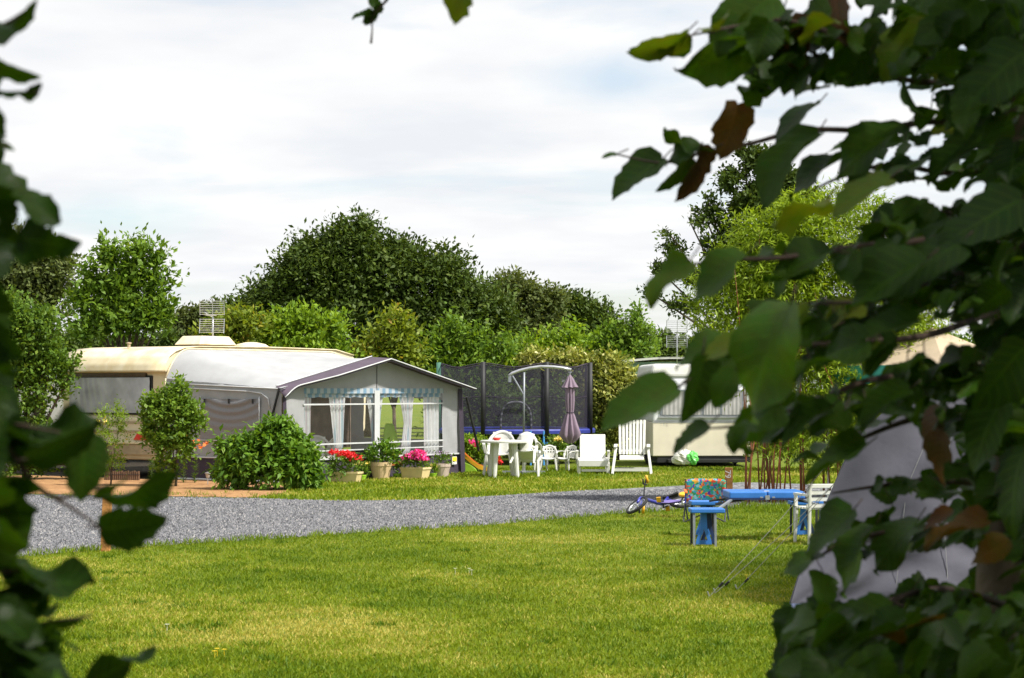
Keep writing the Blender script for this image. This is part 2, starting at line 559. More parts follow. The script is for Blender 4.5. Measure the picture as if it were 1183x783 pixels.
def spray(rng, lobes, n, per, slen, ll, lw, shell=0.55, up=0.35, droop=0.0, lift=0.8, tight=0.5, bias=-0.5, clump=1, cl_w=0.20):
    C = np.array([l[0] for l in lobes], float)
    Rr = np.array([l[1] for l in lobes], float)
    w = Rr[:, 0] * Rr[:, 2] + 1e-6
    m_ = max(1, n // clump)
    idx = rng.choice(len(lobes), m_, p=w / w.sum())
    d = unit(rng.normal(size=(m_, 3)))
    d[:, 2] = np.where(d[:, 2] < bias, -d[:, 2], d[:, 2])
    ph = rng.random((3, 3)) * 6.28
    nz = sum(np.sin(d @ (rng.normal(size=3) * 4.0) + ph[k, 0] + idx * 1.7) for k in range(3)) / 3
    rad = (shell + (1 - shell) * np.sqrt(rng.random(m_))) * (1 + 0.24 * nz)
    ctone = rng.random(m_)
    if clump > 1:
        idx, d, rad, ctone = (np.repeat(q, clump, axis=0) for q in (idx, d, rad, ctone))
        n = m_ * clump
        d = unit(d + cl_w * rng.normal(size=(n, 3)))
        rad = rad * (1 + 0.10 * rng.normal(size=n))
    base = C[idx] + d * Rr[idx] * rad[:, None] * 0.95
    sd = unit(d + np.array([0, 0, up]) + tight * rng.normal(size=(n, 3)))
    ts = 0.5 * ctone + 0.5 * rng.random(n)
    j = np.tile((np.arange(per) + 0.5) / per, n)
    rep = lambda a: np.repeat(a, per, axis=0)
    k = n * per
    sl = rep(slen * (0.5 + rng.random(n)))
    P = rep(base) + rep(sd) * (sl * j)[:, None] + rng.normal(size=(k, 3)) * slen * 0.13
    P[:, 2] -= droop * j * j * slen
    A = unit(rep(sd) * 0.6 + rng.normal(size=(k, 3)) * 0.65 + np.array([0, 0, -droop]))
    N = unit(np.array([0, 0, lift]) + rep(d) * 0.5 + rng.normal(size=(k, 3)) * 0.5)
    L = ll * (0.55 + 0.8 * rng.random(k))
    Wd = L * (lw / ll) * (0.8 + 0.4 * rng.random(k))
    tone = np.clip(0.55 * rep(ts) + 0.45 * rng.random(k), 0, 1)
    return P, A, N, L, Wd, tone


SEED = [100]


def nrng():
    SEED[0] += 1
    return np.random.default_rng(SEED[0])


def lobes_px(lst, Y, depth=0.8):
    out = []
    for l in lst:
        px, py, rx, ry = l[:4]
        dy = l[4] if len(l) > 4 else 0
        c = W(px, py, Y + dy)
        k = (Y + dy) / F
        out.append((tuple(c), (rx * k, depth * 0.5 * (rx + ry) * k, ry * k)))
    return out


def plant(name, label, cat, group, Y, lst, leaf, lm, n, per, base=None, trunk=0.0, slen=None, lw=0.55, shell=0.55, up=0.35, droop=0.0,
          depth=0.8, bark='bark', lift=0.8, part='crown', tight=0.5, bias=-0.5, limbs=99, sub=3, clump=8, cl_w=0.17):
    """a tree or shrub: tapered stems reaching into its crown, and a crown of separate leaves"""
    rng = nrng()
    lobes = lobes_px(lst, Y, depth)
    sle = (slen or leaf * 3.2) * 0.45
    lobes = [(c, tuple(max(0.45 * q, 0.92 * q - sle) for q in r)) for c, r in lobes]
    big = list(lobes)
    for (c, r) in big:
        for q in range(sub):
            a = rng.uniform(-0.25, PI + 0.25)
            f = rng.uniform(0.2, 0.42)
            g_ = rng.uniform(0.65, 0.98)
            lobes.append(((c[0] + math.cos(a) * r[0] * g_, c[1] + rng.uniform(-0.9, 0.6) * r[1] * 0.7, c[2] + math.sin(a) * r[2] * g_), (r[0] * f, r[1] * f, r[2] * f * rng.uniform(0.8, 1.3))))
    n = int(n * (1 + 0.12 * sub))
    bx = base if base is not None else (lst[0][0])
    b = W(bx, HOR, Y)
    loc = Vector((b.x, Y, 0))
    t = thing(name, label, cat, loc, 0, group)
    P, A, N, L, Wd, tone = spray(rng, lobes, n, per, slen or leaf * 3.2, leaf, leaf * lw, shell, up, droop, lift, tight, bias, clump, cl_w)
    ok = P[:, 2] > 0.02
    P, A, N, L, Wd, tone = P[ok], A[ok], N[ok], L[ok], Wd[ok], tone[ok]
    leafquads(part, P - np.array(loc), A, N, L, Wd, tone, lm, t)
    if trunk:
        mb = MB()
        zc = min(l[0][2] for l in lobes)
        fork = Vector((0, 0, max(0.3, zc * 0.55)))
        mb.tube([(0, 0, -0.05), (0.02, 0, fork.z * 0.5), fork], [trunk * 1.25, trunk, trunk * 0.85], 9)
        for l in big[:limbs]:
            c = Vector(l[0]) - loc
            mid = fork.lerp(c, 0.5) + Vector((rng.normal() * 0.1, rng.normal() * 0.1, 0.15)) * l[1][0]
            mb.tube([fork - Vector((0, 0, 0.1)), mid, c, c + (c - mid) * 0.12], [trunk * 0.6, trunk * 0.38, trunk * 0.2, trunk * 0.06], 6)
        obj('trunk' if cat == 'tree' else 'stem', mb, bark, t, smooth=True)
    return t


# ------------------------------------------------------------------ world and light
SUN_EL, SUN_DIR = R(52), Vector((0.88, -0.47, 0)).normalized()
w = bpy.data.worlds.new('World')
sc.world = w
w.use_nodes = True
nd, lk = w.node_tree.nodes, w.node_tree.links
bg = nd['Background']
bg.inputs['Strength'].default_value = 0.1
sky = nd.new('ShaderNodeTexSky')
sky.sky_type = 'NISHITA'
sky.sun_disc = False
sky.sun_elevation = SUN_EL
sky.sun_rotation = math.atan2(SUN_DIR.x, SUN_DIR.y)
tc = nd.new('ShaderNodeTexCoord')
sp = nd.new('ShaderNodeSeparateXYZ')
lk.new(tc.outputs['Generated'], sp.inputs[0])
za = nd.new('ShaderNodeMath'); za.operation = 'MAXIMUM'; za.inputs[1].default_value = 0.0
lk.new(sp.outputs[2], za.inputs[0])
zb = nd.new('ShaderNodeMath'); zb.operation = 'ADD'; zb.inputs[1].default_value = 0.11
lk.new(za.outputs[0], zb.inputs[0])
dx = nd.new('ShaderNodeMath'); dx.operation = 'DIVIDE'
dyn = nd.new('ShaderNodeMath'); dyn.operation = 'DIVIDE'
lk.new(sp.outputs[0], dx.inputs[0]); lk.new(zb.outputs[0], dx.inputs[1])
lk.new(sp.outputs[1], dyn.inputs[0]); lk.new(zb.outputs[0], dyn.inputs[1])
cb = nd.new('ShaderNodeCombineXYZ')
lk.new(dx.outputs[0], cb.inputs[0]); lk.new(dyn.outputs[0], cb.inputs[1])
cb.inputs[2].default_value = 3.7
n1 = nd.new('ShaderNodeTexNoise'); n1.inputs['Scale'].default_value = 1.15; n1.inputs['Detail'].default_value = 7; n1.inputs['Roughness'].default_value = 0.55
n1.inputs['Distortion'].default_value = 0.3
lk.new(cb.outputs[0], n1.inputs['Vector'])
r1 = nd.new('ShaderNodeValToRGB')
r1.color_ramp.elements[0].position = 0.32; r1.color_ramp.elements[0].color = (0.35, 0.35, 0.35, 1)
r1.color_ramp.elements[1].position = 0.50; r1.color_ramp.elements[1].color = (1, 1, 1, 1)
lk.new(n1.outputs['Fac'], r1.inputs[0])
n2 = nd.new('ShaderNodeTexNoise'); n2.inputs['Scale'].default_value = 2.1; n2.inputs['Detail'].default_value = 6
n2.inputs['Roughness'].default_value = 0.5
mp = nd.new('ShaderNodeMapping'); mp.inputs['Location'].default_value = (4.3, 1.7, 0.0)
lk.new(cb.outputs[0], mp.inputs[0]); lk.new(mp.outputs[0], n2.inputs['Vector'])
r2 = nd.new('ShaderNodeValToRGB')
r2.color_ramp.elements[0].position = 0.32; r2.color_ramp.elements[0].color = (5.25, 5.4, 5.65, 1)
r2.color_ramp.elements[1].position = 0.62; r2.color_ramp.elements[1].color = (6.3, 6.3, 6.25, 1)
lk.new(n2.outputs['Fac'], r2.inputs[0])
mx = nd.new('ShaderNodeMix'); mx.data_type = 'RGBA'
cur = r1.outputs[0]
for (bx_, by_, rad_) in ((712, 92, 1.5), (1075, 85, 1.6), (150, 250, 1.2)):
    d0 = ray(bx_, by_).normalized()
    df = nd.new('ShaderNodeVectorMath'); df.operation = 'SUBTRACT'
    lk.new(tc.outputs['Generated'], df.inputs[0]); df.inputs[1].default_value = tuple(d0)
    sc_ = nd.new('ShaderNodeVectorMath'); sc_.operation = 'MULTIPLY'
    lk.new(df.outputs[0], sc_.inputs[0]); sc_.inputs[1].default_value = (1.0, 1.0, 2.6)
    ln = nd.new('ShaderNodeVectorMath'); ln.operation = 'LENGTH'
    lk.new(sc_.outputs[0], ln.inputs[0])
    nw = nd.new('ShaderNodeTexNoise'); nw.inputs['Scale'].default_value = 22; nw.inputs['Detail'].default_value = 6
    lk.new(tc.outputs['Generated'], nw.inputs['Vector'])
    ma = nd.new('ShaderNodeMath'); ma.operation = 'MULTIPLY_ADD'; ma.inputs[1].default_value = 0.05
    lk.new(nw.outputs['Fac'], ma.inputs[0]); lk.new(ln.outputs['Value'], ma.inputs[2])
    mr = nd.new('ShaderNodeMapRange'); mr.interpolation_type = 'SMOOTHSTEP'
    mr.inputs[1].default_value = 0.022; mr.inputs[2].default_value = 0.075
    mr.inputs[3].default_value = 0.40; mr.inputs[4].default_value = 1.0
    lk.new(ma.outputs[0], mr.inputs[0])
    mu = nd.new('ShaderNodeMath'); mu.operation = 'MULTIPLY'
    lk.new(cur, mu.inputs[0]); lk.new(mr.outputs[0], mu.inputs[1])
    cur = mu.outputs[0]
lk.new(cur, mx.inputs[0])
lk.new(sky.outputs[0], mx.inputs[6]); lk.new(r2.outputs[0], mx.inputs[7])
lk.new(mx.outputs[2], bg.inputs['Color'])

sl = bpy.data.lights.new('sun', 'SUN')
sl.energy = 4.2
sl.angle = R(4)
sl.color = (1.0, 0.95, 0.87)
so = bpy.data.objects.new('sun', sl)
col.objects.link(so)
sd = SUN_DIR * math.cos(SUN_EL) + Vector((0, 0, math.sin(SUN_EL)))
so.rotation_euler = sd.to_track_quat('Z', 'Y').to_euler()
so.location = (20, -10, 30)
sc.view_settings.view_transform = 'Standard'
sc.view_settings.look = 'None'
sc.view_settings.exposure = 0.72
sc.view_settings.gamma = 1.0

# ------------------------------------------------------------------ ground


def groundmat(name, cols, scales, bump=0.4, bscale=60, voronoi=0):
    m = bpy.data.materials.new(name)
    m.use_nodes = True
    nd, lk = m.node_tree.nodes, m.node_tree.links
    p = nd['Principled BSDF']
    p.inputs['Roughness'].default_value = 0.9
    p.inputs['Specular IOR Level'].default_value = 0.2
    tc = nd.new('ShaderNodeTexCoord')
    cur = None
    for i, (s, (a, b)) in enumerate(zip(scales, cols)):
        nz = nd.new('ShaderNodeTexNoise'); nz.inputs['Scale'].default_value = s; nz.inputs['Detail'].default_value = 5
        lk.new(tc.outputs['Object'], nz.inputs['Vector'])
        rp = nd.new('ShaderNodeValToRGB')
        rp.color_ramp.elements[0].position = 0.35; rp.color_ramp.elements[1].position = 0.65
        rp.color_ramp.elements[0].color = (*a, 1); rp.color_ramp.elements[1].color = (*b, 1)
        lk.new(nz.outputs['Fac'], rp.inputs[0])
        if cur is None:
            cur = rp.outputs[0]
        else:
            mx = nd.new('ShaderNodeMix'); mx.data_type = 'RGBA'; mx.inputs[0].default_value = 0.5
            lk.new(cur, mx.inputs[6]); lk.new(rp.outputs[0], mx.inputs[7])
            cur = mx.outputs[2]
    h = nd.new('ShaderNodeTexNoise'); h.inputs['Scale'].default_value = bscale; h.inputs['Detail'].default_value = 4
    lk.new(tc.outputs['Object'], h.inputs['Vector'])
    hs = h.outputs['Fac']
    if voronoi:
        vo = nd.new('ShaderNodeTexVoronoi'); vo.inputs['Scale'].default_value = voronoi; vo.inputs['Randomness'].default_value = 1
        lk.new(tc.outputs['Object'], vo.inputs['Vector'])
        sp = nd.new('ShaderNodeSeparateColor'); lk.new(vo.outputs['Color'], sp.inputs[0])
        rv = nd.new('ShaderNodeValToRGB')
        rv.color_ramp.elements[0].position = 0.0; rv.color_ramp.elements[0].color = (0.045, 0.046, 0.05, 1)
        rv.color_ramp.elements[1].position = 1.0; rv.color_ramp.elements[1].color = (0.42, 0.42, 0.43, 1)
        x = rv.color_ramp.elements.new(0.6); x.color = (0.17, 0.172, 0.185, 1)
        lk.new(sp.outputs[0], rv.inputs[0])
        mx = nd.new('ShaderNodeMix'); mx.data_type = 'RGBA'; mx.inputs[0].default_value = 0.8
        lk.new(cur, mx.inputs[6]); lk.new(rv.outputs[0], mx.inputs[7])
        cur = mx.outputs[2]
        iv = nd.new('ShaderNodeMath'); iv.operation = 'SUBTRACT'; iv.inputs[0].default_value = 1
        lk.new(vo.outputs['Distance'], iv.inputs[1])
        hs = iv.outputs[0]
    lk.new(cur, p.inputs['Base Color'])
    bp = nd.new('ShaderNodeBump'); bp.inputs['Strength'].default_value = bump; bp.inputs['Distance'].default_value = 0.03
    lk.new(hs, bp.inputs['Height']); lk.new(bp.outputs[0], p.inputs['Normal'])
    return m


M['lawn'] = groundmat('lawn_turf', [((0.07, 0.14, 0.006), (0.19, 0.22, 0.015)), ((0.07, 0.14, 0.006), (0.19, 0.22, 0.02)), ((0.06, 0.12, 0.005), (0.19, 0.21, 0.025))], [0.25, 1.3, 14], 0.8, 90)
M['gravel'] = groundmat('gravel', [((0.11, 0.11, 0.115), (0.20, 0.20, 0.20)), ((0.10, 0.10, 0.11), (0.20, 0.20, 0.195))], [0.5, 5], 1.0, 60, voronoi=15)
M['soil'] = groundmat('bare_soil', [((0.26, 0.13, 0.055), (0.42, 0.24, 0.11)), ((0.20, 0.10, 0.04), (0.48, 0.28, 0.13))], [1.5, 9], 1.0, 14)

mb = MB()
mb.add([(-1500, -60, 0), (1500, -60, 0), (1500, 3000, 0), (-1500, 3000, 0)], [(0, 1, 2, 3)])
struct(obj('lawn', mb, 'lawn'))


def ground_poly(pts, z, wob=0.12, sub=10, seed=1):
    rr = random.Random(seed)
    out = []
    n = len(pts)
    for i in range(n):
        a, b = pts[i], pts[(i + 1) % n]
        for k in range(sub):
            p = a.lerp(b, k / sub)
            out.append(Vector((p.x + rr.uniform(-wob, wob), p.y + rr.uniform(-wob, wob), z)))
    return out


near = [G(-260, 655), G(0, 645), G(130, 634), G(260, 626), G(400, 617), G(560, 607), G(720, 593), G(800, 588), G(900, 586), G(1000, 590), G(1300, 600)]
far = [G(1300, 566), G(1000, 562), G(860, 557), G(790, 561), G(640, 569), G(500, 578), G(385, 579), G(290, 576), G(100, 573), G(0, 571), G(-260, 570)]
road_poly = near + far
mb = MB()
pp = ground_poly(road_poly, 0.004, 0.07, 14)
mb.add(pp, [tuple(range(len(pp)))])
struct(obj('gravel_road', mb, 'gravel'))
soil_poly = [G(-200, 571), G(0, 570), G(100, 572), G(290, 575), G(330, 570), G(330, 556), G(240, 553), G(120, 548), G(0, 550), G(-200, 550)]
mb = MB()
pp = ground_poly(soil_poly, 0.008, 0.08, 12, 3)
mb.add(pp, [tuple(range(len(pp)))])
struct(obj('soil_bed', mb, 'soil'))

AL = R(35)
B0 = Vector((-6.79, 40.04, 0))


def wloc(x, y, z=0.0):
    c, s = math.cos(AL), math.sin(AL)
    return Vector((B0.x + x * c + y * s, B0.y - x * s + y * c, z))


M['shade_earth'] = groundmat('dark_shade_earth', [((0.018, 0.014, 0.010), (0.05, 0.038, 0.026)), ((0.02, 0.016, 0.012), (0.05, 0.04, 0.028))], [1.5, 12], 0.8, 25)  # near-black bare ground: shade below caravan and left bush put into the colour
shade_poly = [wloc(-9.5, 2.2), wloc(-5.5, 0.8), wloc(-3.6, -0.35), wloc(0.25, -0.25), wloc(0.25, 6.6), wloc(-3.6, 9.5), wloc(-10.5, 8.5)]
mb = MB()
pp = ground_poly(shade_poly, 0.012, 0.08, 8, 5)
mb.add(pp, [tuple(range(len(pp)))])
struct(obj('earth_shade_patch', mb, 'shade_earth'))


def inpoly(x, y, poly):
    px = np.array([p.x for p in poly]); py = np.array([p.y for p in poly])
    inside = np.zeros(len(x), bool)
    j = len(px) - 1
    for i in range(len(px)):
        c = ((py[i] > y) != (py[j] > y)) & (x < (px[j] - px[i]) * (y - py[i]) / (py[j] - py[i] + 1e-12) + px[i])
        inside ^= c
        j = i
    return inside


def grass(name, n, y0, y1, hgt, wid, power=1.0, mask=None, seed=5):
    rng = np.random.default_rng(seed)
    u = rng.random(n) ** power
    y = y0 + (y1 - y0) * u
    half = y * (660 / F)
    x = (rng.random(n) * 2 - 1) * half
    ok = ~inpoly(x, y, road_poly) & ~inpoly(x, y, soil_poly) & ~inpoly(x, y, shade_poly)
    if mask is not None:
        ok &= mask(x, y)
    x, y = x[ok], y[ok]
    n = len(x)
    k = lambda f, a, b: np.sin(x * f * 0.9 + a + 1.3 * np.sin(y * f * 0.53 + b)) * np.sin(y * f * 0.8 + b + 1.1 * np.sin(x * f * 0.7))
    patch = 0.34 * k(0.6, 1, 2) + 0.28 * k(1.7, 3, 1) + 0.22 * k(4.3, 0, 5) + 0.16 * k(9.1, 2, 2)
    size = (0.6 + 0.8 * rng.random(n)) * (1 - 0.35 * patch)
    h = hgt * size
    lean = rng.normal(size=(n, 2)) * 0.55
    ang = rng.random(n) * PI
    wv = np.stack([np.cos(ang), np.sin(ang) * 0.5, np.zeros(n)], 1) * (wid * (0.6 + 0.8 * rng.random(n)))[:, None]
    b = np.stack([x, y, np.zeros(n)], 1)
    mid = b + np.stack([lean[:, 0] * h * 0.35, lean[:, 1] * h * 0.35, h * 0.6], 1)
    tip = b + np.stack([lean[:, 0] * h, lean[:, 1] * h, h * 0.95], 1)
    V = np.stack([b - wv, b + wv, mid + wv * 0.7, tip, mid - wv * 0.7], 1).reshape(-1, 3)
    Fc = np.arange(n * 5).reshape(n, 5)
    straw = (k(0.45, 4, 1.5) > 0.55) * 0.10 + (k(2.6, 1.5, 3) > 0.6) * 0.14
    tone = np.clip(0.47 + 0.30 * k(0.33, 2, 0.7) * k(0.9, 1, 4) + 0.50 * patch + straw + 0.20 * rng.normal(size=n), 0, 1)
    o = rawmesh(name, V, Fc, 5, 'blade', None, np.repeat(tone, 5))
    struct(o, 'stuff')
    return o


grass('lawn_grass', 420000, 11.3, 31, 0.025, 0.0040, 1.35, seed=5)
grass('lawn_grass', 100000, 31, 46, 0.045, 0.010, 1.0, lambda x, y: (x > -4.2) | (y < 33), seed=6)
# tall tufts along the gravel edge and under the canes
rng = np.random.default_rng(9)
P = []
for a, b in zip(near[1:-2], near[2:-1]):
    for k in range(60):
        p = a.lerp(b, rng.random()); P.append((p.x + rng.normal() * 0.05, p.y + rng.normal() * 0.10 - 0.08, 0))
for k in range(240):
    p = G(rng.uniform(850, 935), rng.uniform(583, 593)); P.append((p.x, p.y, 0))
for k in range(90):
    p = G(rng.uniform(30, 330), rng.uniform(569, 577)); P.append((p.x, p.y, 0))
P = np.repeat(np.array(P, float), 7, axis=0) + rng.normal(size=(len(P) * 7, 3)) * np.array([0.05, 0.05, 0])
n = len(P)
A = unit(np.stack([rng.normal(size=n) * 0.45, rng.normal(size=n) * 0.45, np.ones(n)], 1))
struct(leafquads('edge_grass', P, A, unit(rng.normal(size=(n, 3))), 0.075 * (0.4 + rng.random(n)), np.full(n, 0.010), np.clip(rng.random(n) * 0.6, 0, 1), 'blade', None), 'stuff')
rng = np.random.default_rng(21)
n = 300000
y = rng.uniform(20.5, 35.5, n)
x = (rng.random(n) * 2 - 1) * y * 0.27
ok = inpoly(x, y, road_poly)
x, y = x[ok], y[ok]
n = len(x)
r = 0.007 + 0.014 * rng.random(n) ** 2.2
a = rng.random(n) * PI
ca, sa = np.cos(a), np.sin(a)
ex = 0.7 + 0.8 * rng.random(n)
zz_ = np.zeros(n)
top = np.stack([x + rng.normal(size=n) * r * 0.25, y + rng.normal(size=n) * r * 0.25, 0.006 + r * (0.6 + 0.8 * rng.random(n))], 1)
cs = []
for q in range(4):
    b = q * PI / 2 + rng.normal(size=n) * 0.3
    u_, v_ = np.cos(b) * r * ex, np.sin(b) * r
    cs.append(np.stack([x + ca * u_ - sa * v_, y + sa * u_ + ca * v_, 0.003 + zz_], 1))
V = np.stack(cs + [top], 1).reshape(-1, 3)
base_i = np.arange(n) * 5
Fc = np.concatenate([np.stack([base_i + q, base_i + (q + 1) % 4, base_i + 4], 1) for q in range(4)])
M['stone'] = leafmat('gravel_stone', (0.045, 0.046, 0.052), (0.19, 0.192, 0.205), (0.31, 0.30, 0.29), 0.0, 0.85, 0.2)
struct(rawmesh('gravel_stones', V, Fc, 3, 'stone', None, np.repeat(np.clip(0.45 + 0.27 * rng.normal(size=n), 0, 1), 5)), 'stuff')
T = []
for k in range(260):
    y = 11.5 + 19 * rng.random() ** 1.3
    T.append((rng.uniform(-1, 1) * y * 0.26, y, rng.uniform(0.05, 0.16)))
T = np.array(T)
T = T[~inpoly(T[:, 0], T[:, 1], road_poly)]
reps = 60
P = np.repeat(T, reps, axis=0)
n = len(P)
rr_ = np.repeat(T[:, 2], reps) * np.sqrt(rng.random(n)); aa = rng.random(n) * 2 * PI
P = np.stack([P[:, 0] + rr_ * np.cos(aa), P[:, 1] + rr_ * np.sin(aa), np.zeros(n)], 1)
A = unit(np.stack([rng.normal(size=n) * 0.7, rng.normal(size=n) * 0.7, np.ones(n)], 1))
tn_ = np.repeat(np.clip(0.15 + 0.22 * rng.normal(size=len(T)), 0, 0.8), reps) + 0.12 * rng.normal(size=n)
struct(leafquads('grass_tufts', P, A, unit(rng.normal(size=(n, 3))), 0.055 * (0.4 + rng.random(n)), np.full(n, 0.009), np.clip(tn_, 0, 1), 'blade', None), 'stuff')
# daisies and buttercups in the turf
for nm, mm, spots in (('daisy', 'f_white', [(542, 664), (526, 664), (545, 666), (193, 731), (812, 606)]), ('buttercup', 'f_yellow', [(248, 763), (259, 761), (251, 760), (862, 672), (838, 556)])):
    for i, (px, py) in enumerate(spots):
        g = G(px, py)
        mb = MB()
        mb.tube([(0, 0, 0), (0, 0, 0.06)], 0.002, 5)
        for k in range(8):
            a = k * PI / 4
            c, s = math.cos(a), math.sin(a)
            mb.add([(0, 0, 0.06), (0.012 * c - 0.005 * s, 0.012 * s + 0.005 * c, 0.064), (0.02 * c, 0.02 * s, 0.062), (0.012 * c + 0.005 * s, 0.012 * s - 0.005 * c, 0.064)], [(0, 1, 2, 3)])
        o = obj(nm, mb, mm)
        o.location = g
        tag(o, 'tiny %s flower in the mown lawn' % ('white daisy' if nm == 'daisy' else 'yellow buttercup'), 'flower', 'daisies in the lawn' if nm == 'daisy' else 'buttercups in the lawn')

# ------------------------------------------------------------------ big caravan and its awning (shared local frame: x out of the side, y along the body)
AL = R(35)
B0 = Vector((-6.79, 40.04, 0))
AD, ALN = 3.03, 5.66
CW, CL = 3.0, 6.3

cv = thing('caravan', 'cream touring caravan with wide grey curtained end window, behind the small round tree', 'caravan', B0, -AL)
prof = [(0.05, 0.36), (0.0, 0.66), (0.03, 1.16), (0.09, 1.25), (0.09, 2.07), (-0.02, 2.10), (0.02, 2.24), (0.12, 2.40), (0.30, 2.51), (0.55, 2.575), (0.95, 2.61), (3.0, 2.63), (5.2, 2.61),
        (5.8, 2.5), (6.15, 2.2), (6.28, 1.6), (6.25, 0.9), (6.0, 0.5)]
mb = MB()
mb.prism([(-CW + 0.02, y, z) for y, z in prof], (CW - 0.04, 0, 0))
body = obj('body', mb, 'cream', cv, bevel=0.045)
# roof skin over the brow, a little proud
rp = [(-0.03, 2.105), (0.012, 2.25), (0.115, 2.41), (0.295, 2.52), (0.55, 2.587), (0.95, 2.622), (3.0, 2.642), (5.2, 2.622), (5.8, 2.512)]
mb = MB()
mb.sheet(lambda u, v: Vector((-CW - 0.012 + u * (CW + 0.024), *(lambda q: (rp[int(q)][0] + (rp[min(int(q) + 1, 8)][0] - rp[int(q)][0]) * (q - int(q)), rp[int(q)][1] + (rp[min(int(q) + 1, 8)][1] - rp[int(q)][1]) * (q - int(q))))(v * 8))), 6, 32)
obj('roof', mb, 'cream_roof', cv, smooth=True, solid=0.02)
mb = MB()
mb.box((-CW / 2 - 0.1, 0.06, 2.055), (2.1, 0.07, 0.035))
mb.box((-CW / 2 - 0.1, 0.07, 2.02), (2.05, 0.05, 0.03))
obj('awning_rail', mb, 'brown_trim', cv)
# rear window
wx0, wx1, wz0, wz1 = -CW + 0.30, -0.44, 1.29, 1.99
wn = obj('window', MB().box(((wx0 + wx1) / 2, 0.075, (wz0 + wz1) / 2), (wx1 - wx0 + 0.08, 0.04, wz1 - wz0 + 0.08)), 'black', cv, bevel=0.02)
mb = MB()


def drape(u, v):
    x = wx0 + u * (wx1 - wx0)
    z = wz0 + v * (wz1 - wz0)
    k = 0.017 * math.sin((x + 0.30 * v * (x - wx0)) * 34) * (1.1 - 0.7 * u)
    return Vector((x, 0.030 - k * 0.7, z))


mb.sheet(drape, 90, 8)
obj('curtain', mb, 'blind', wn, smooth=True, label='silver grey pleated curtain behind the glass')
obj('window_stay', MB().box((wx1 - 0.02, 0.03, 1.55), (0.03, 0.03, 0.10)), 'black', wn)
mb = MB()
mb.box((-CW / 2, 0.03, 1.10), (CW - 0.14, 0.03, 0.05))
mb.box((-CW / 2, 0.0, 0.93), (CW - 0.3, 0.03, 0.035))
obj('trim_strip', mb, 'tan', cv)
mb = MB()
mb.box((-CW / 2, -0.03, 0.70), (CW - 0.04, 0.07, 0.045))
obj('bumper', mb, 'cream_roof', cv, bevel=0.01)
obj('lower_panel', MB().box((-CW / 2, 0.0, 0.57), (CW - 0.1, 0.05, 0.20)), 'tan', cv)
for x in (-0.66, -CW + 0.50):
    mb = MB()
    s = 1 if x > -1 else -1
    mb.prism([(x - 0.16 * s, -0.035, 0.76), (x + 0.18 * s, -0.035, 0.76), (x + 0.18 * s, -0.035, 0.90), (x - 0.04 * s, -0.035, 0.90)], (0, 0.06, 0))
    obj('tail_light', mb, 'red', cv)
mb = MB()
for k in range(3):
    mb.bar((-0.62 + k * 0.05, -0.03, 0.64 - 0.03 * k), (-0.40 + 0.02 * k, -0.03, 0.53), 0.012, 0.012)
obj('stripe_decal', mb, 'pot_pink', cv)
mb = MB().box((-CW / 2, 3.2, 0.38), (CW - 0.5, 5.6, 0.10))
obj('chassis', mb, 'black', cv)
rotx = Matrix.Rotation(PI / 2, 3, 'Y')
for x in (-0.25, -CW + 0.25):
    mb = MB().torus((x, 3.2, 0.32), 0.23, 0.09, rotx)
    wl = obj('wheel', mb, 'rubber', cv, smooth=True)
    obj('rim', MB().lathe([(0.0, -0.05), (0.19, -0.05), (0.19, 0.05), (0.0, 0.05)], (x, 3.2, 0.32), 18, rotx), 'alu', wl)
for x, y in ((-0.35, 0.5), (-CW + 0.35, 0.5)):
    obj('corner_steady', MB().tube([(x, y + 0.25, 0.42), (x, y, 0.03)], 0.025, 8).box((x, y, 0.015), (0.16, 0.16, 0.03)), 'dark_metal', cv)
# roof vent box, small flue, low dome
mb = MB()
bx0, bx1, by0, by1 = -0.98, -0.26, 1.25, 2.35
mb.add([(bx0, by0, 2.66), (bx1, by0, 2.66), (bx1, by1, 2.66), (bx0, by1, 2.66), (bx0 + 0.1, by0 + 0.14, 2.84), (bx1 - 0.08, by0 + 0.14, 2.84), (bx1 - 0.08, by1 - 0.14, 2.84), (bx0 + 0.1, by1 - 0.14, 2.84)],
       [(3, 2, 1, 0), (4, 5, 6, 7), (0, 1, 5, 4), (1, 2, 6, 5), (2, 3, 7, 6), (3, 0, 4, 7)])
rv = obj('roof_vent', mb, 'cream_roof', cv, bevel=0.02)
obj('vent_seal', MB().box(((bx0 + bx1) / 2, (by0 + by1) / 2, 2.64), (bx1 - bx0 - 0.1, by1 - by0 - 0.1, 0.05)), 'brown_trim', rv)
obj('flue', MB().lathe([(0.035, 2.6), (0.035, 2.68), (0.055, 2.68), (0.055, 2.70), (0.0, 2.71)], (-1.55, 0.55, 0), 12), 'tan', cv)
mb = MB()
mb.lathe([(0.36, 2.63), (0.36, 2.66), (0.30, 2.70), (0.12, 2.74), (0.0, 2.745)], (-0.55, 3.1, 0), 20)
obj('roof_dome', mb, 'cream_roof', cv, smooth=True)
# side wall trim seen inside the awning: brown panelled side with door
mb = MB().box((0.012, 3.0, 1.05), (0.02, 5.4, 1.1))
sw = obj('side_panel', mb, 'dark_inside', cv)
obj('door', MB().box((0.03, 2.2, 1.35), (0.02, 0.62, 1.7)), 'wood_dark', cv)


